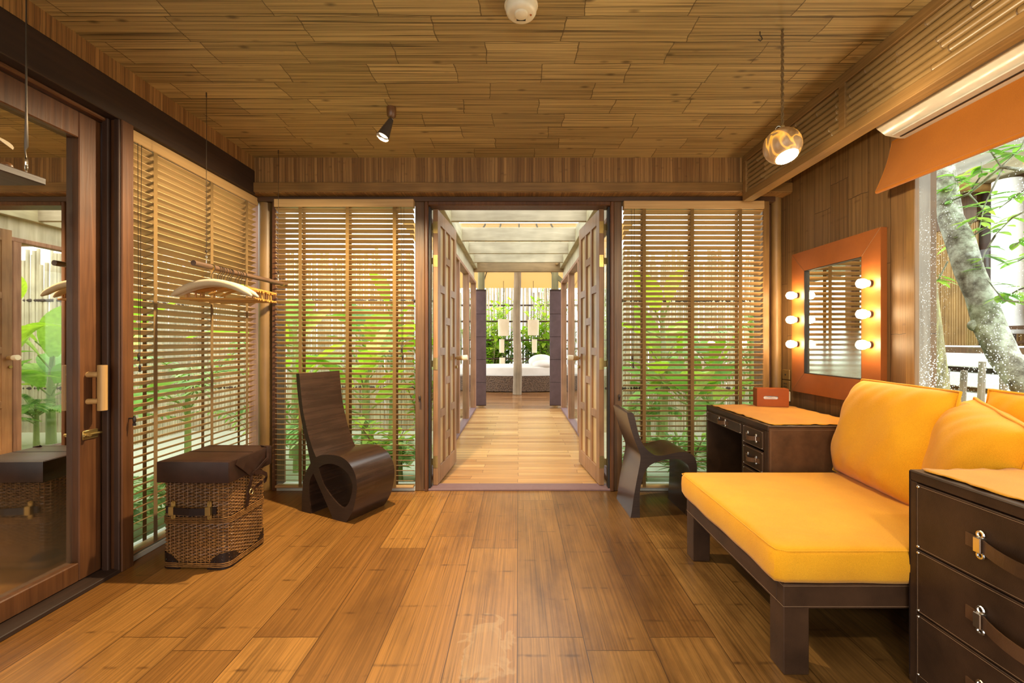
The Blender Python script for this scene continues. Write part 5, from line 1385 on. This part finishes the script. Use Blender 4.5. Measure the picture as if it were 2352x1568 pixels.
# ---- outside the side window (right)
t = thing('leaning_tree', 'leaning tree trunk with pale lichen outside the side window', 'tree', (2.75, 2.3, -0.16))
tr = MB()
P_ = [Vector(p) for p in ((-0.05, -0.30, 0.0), (-0.02, -0.12, 0.72), (0.0, 0.05, 0.98), (0.02, 0.227, 1.17), (0.0, 0.285, 1.34), (0.02, 0.364, 1.54), (0.0, 0.41, 1.70), (0.03, 0.491, 1.89), (0.05, 0.577, 2.066), (0.08, 0.634, 2.298), (0.15, 0.75, 2.7))]
tr.tube(P_, [0.11, 0.085, 0.078, 0.070, 0.072, 0.066, 0.068, 0.070, 0.062, 0.056, 0.05], 16)
tr.sphere(P_[4]+Vector((-0.05, 0.04, 0.02)), 0.035, 12)
tr.build('trunk', M['bark'], t)
br_ = MB(); lv = MB()
rb_ = random.Random(77)
TW = [[(0.057, 2.164), (0.227, 2.258), (0.41, 2.166), (0.577, 2.156)], [(0.227, 2.258), (0.262, 2.368), (0.283, 2.44)], [(0.227, 2.258), (0.178, 2.344), (0.161, 2.389)], [(0.222, 2.244), (0.236, 2.145), (0.292, 2.038), (0.371, 1.956)],
      [(0.41, 2.166), (0.408, 2.067), (0.437, 1.933)], [(0.41, 2.166), (0.346, 2.261), (0.351, 2.336)], [(0.577, 2.156), (0.533, 2.276), (0.556, 2.346)], [(0.02, 1.991), (0.161, 1.95), (0.25, 1.875)], [(0.0, 1.78), (0.15, 1.755), (0.227, 1.721)],
      [(0.0, 1.596), (0.161, 1.552), (0.262, 1.501)], [(0.0, 1.459), (0.182, 1.494), (0.273, 1.628)], [(0.371, 1.956), (0.477, 1.916), (0.592, 1.9)], [(0.25, 1.875), (0.309, 1.787), (0.334, 1.688)], [(0.562, 1.781), (0.622, 1.677), (0.668, 1.655)]]
TW += [[(-0.10, 2.05), (0.10, 2.08), (0.22, 2.02)], [(-0.1, 1.86), (0.08, 1.88), (0.2, 1.80)]]
br_.tube([(0.05, -0.35, 2.0), (0.0, -0.15, 2.08), (0.0, 0.057, 2.164)], [0.022, 0.018, 0.014], 7)
for k, tw in enumerate(TW):
    xo = rb_.uniform(-0.04, 0.10)*(k > 0)
    pts = [Vector((xo, a, b)) for a, b in tw]
    if k in (1, 2, 3, 4, 5, 6): pts[0].x = 0
    r0 = 0.012 if k == 0 else 0.0055
    br_.tube(pts, [r0*(1-0.6*i/(len(pts)-1)) for i in range(len(pts))], 6)
    for j in range(6 if k == 0 else 11):
        u = rb_.uniform(0.3, 1.0)*(len(pts)-1); i = min(int(u), len(pts)-2); p = pts[i].lerp(pts[i+1], u-i)
        an = rb_.uniform(0, 6.28); d = Vector((math.cos(an), math.sin(an), rb_.uniform(-0.4, 0.3)))
        lv.leaf(p, d, rb_.uniform(0.07, 0.125), 0.036, 0.2, 4, 0.15)
br_.build('branch', M['bark'], t); lv.build('leaves', M['leaf_banana'], t, angle=80, fixn=False)
t = thing('straight_tree', 'straight mossy tree trunk beside the side window frame', 'tree', (2.98, 3.16, -0.16))
MB().tube([(0.03, 0, 0), (0.01, 0, 0.7), (-0.06, 0, 1.5), (-0.14, 0, 2.4)], [0.105, 0.085, 0.06, 0.045], 16).build('trunk', M['bark_moss'], t)
banana('bright banana leaves low outside the side window at right', (2.50, 2.24), 0.50, 7, 61, 'leaf_lime', L=0.55, w=0.26, spread=1.15)
banana('blue green banana leaf plant beside the picket sticks', (3.3, 2.95), 0.55, 4, 62, L=0.55, w=0.2)
pk = thing('picket_fence', 'row of grey picket sticks outside the side window', 'fence', (3.75, 3.1, -0.16))
rp = random.Random(9)
for k in range(14):
    yy = -1.2+k*0.155
    MB().tube([(0, yy, 0), (0.01, yy+rp.uniform(-0.02, 0.02), 0.5), (0, yy+rp.uniform(-0.03, 0.03), 1.04+rp.uniform(-0.08, 0.08))], [0.026, 0.024, 0.022], 8).build('picket', M['stick'], pk)
MB().cyl((0.03, -1.3, 0.35), (0.03, 1.1, 0.35), 0.018, n=8).build('rail', M['stick'], pk)
# raised neighbouring pavilion
wl = MB().box(5.95, 6.05, 2.0, 9.0, 1.06, 2.9)
screen_o = thing('bamboo_screen_wall', 'amber bamboo slat wall of the neighbouring pavilion', 'wall', (6.0, 6.5, 1.05))
sc_ = MB()
rs = random.Random(4); yy = -0.70
while yy < 2.2:
    rr = rs.uniform(0.013, 0.020); sc_.cyl((0, yy, 0), (0, yy, 1.62), rr, n=7); yy += rr*2.05
sc_.build('bamboo_slats', M['screen'], screen_o)
sc_ = MB(); yy = -2.9
while yy < -1.15:
    rr = rs.uniform(0.013, 0.020); sc_.cyl((0, yy, 0), (0, yy, 1.62), rr, n=7); yy += rr*2.05
sc_.build('bamboo_slats', M['screen'], screen_o)
MB().box(0.03, 0.05, -3.0, 2.3, 0, 2.1).build('backing', M['dark_z'], screen_o, smooth=False)
MB().box(-0.03, 0.03, -0.72, 2.3, 1.62, 2.05).box(-0.03, 0.03, -3.0, -1.15, 1.62, 2.05).build('top_boards', M['post_z'], screen_o, smooth=False)
t = thing('pavilion_column', 'white washed round column of the neighbouring pavilion', 'column', (5.75, 5.22, 1.195))
MB().cyl((0, 0, 0), (0, 0, 1.80), 0.135, 0.13, n=24).build('shaft', M['white_paint'], t)
eav = thing('pavilion_eave', 'weathered eave beams over the neighbouring pavilion', 'roof', (5.75, 5.5, 3.0))
MB().box(-0.08, 0.10, -4, 3.5, 0.05, 0.26, 0.01).build('eave_beam', M['pale_y'], eav, smooth=False)
MB().box(-0.5, 2.5, -4, 3.5, 0.36, 0.44).build('roof_sheet', M['white_paint'], eav, smooth=False)
rf = MB()
for k in range(9): rf.cyl((-0.35, -3.2+k*0.8, 0.02), (0.4, -3.2+k*0.8, 0.0), 0.055, n=12)
rf.build('rafter_end', M['handle_wood'], eav)
ds = thing('pavilion_deck', 'pale stepped deck boards below the neighbouring pavilion', 'deck', (5.4, 5.5, -0.16))
for k in range(5): MB().box(-0.5+0.02*k, 1.6, -4, 3.5, 0.12+0.215*k, 0.12+0.215*k+0.15, 0.01).build('deck_board', M['white_paint'], ds, smooth=False)
MB().box(-0.2, 1.5, -3.9, 3.4, 0.0, 1.19).build('under_deck', M['post_z'], ds, smooth=False)
lj = thing('garden_lounge_chair', 'brown folding lounge chair on the neighbouring deck', 'chair', (5.72, 4.70, 1.06))
MB().box(-0.02, 0.02, -0.25, 0.3, 0.34, 0.62, 0.01).build('backrest', M['leather_side'], lj, smooth=False)
MB().box(-0.2, 0.02, -0.25, 0.3, 0.18, 0.22).build('seat', M['leather_side'], lj, smooth=False)
MB().beam((-0.2, -0.2, 0), (0, 0.3, 0.2), 0.03, 0.03).beam((-0.2, 0.3, 0), (0, -0.2, 0.2), 0.03, 0.03).build('crossed_leg', M['leather_side'], lj, smooth=False)

# =================================================================== metres
for me in bpy.data.meshes: me.transform(Matrix.Scale(S, 4))
for o in scene.objects: o.location = o.location*S
for o in scene.objects:
    for md in o.modifiers:
        if md.type == 'SOLIDIFY': md.thickness *= S
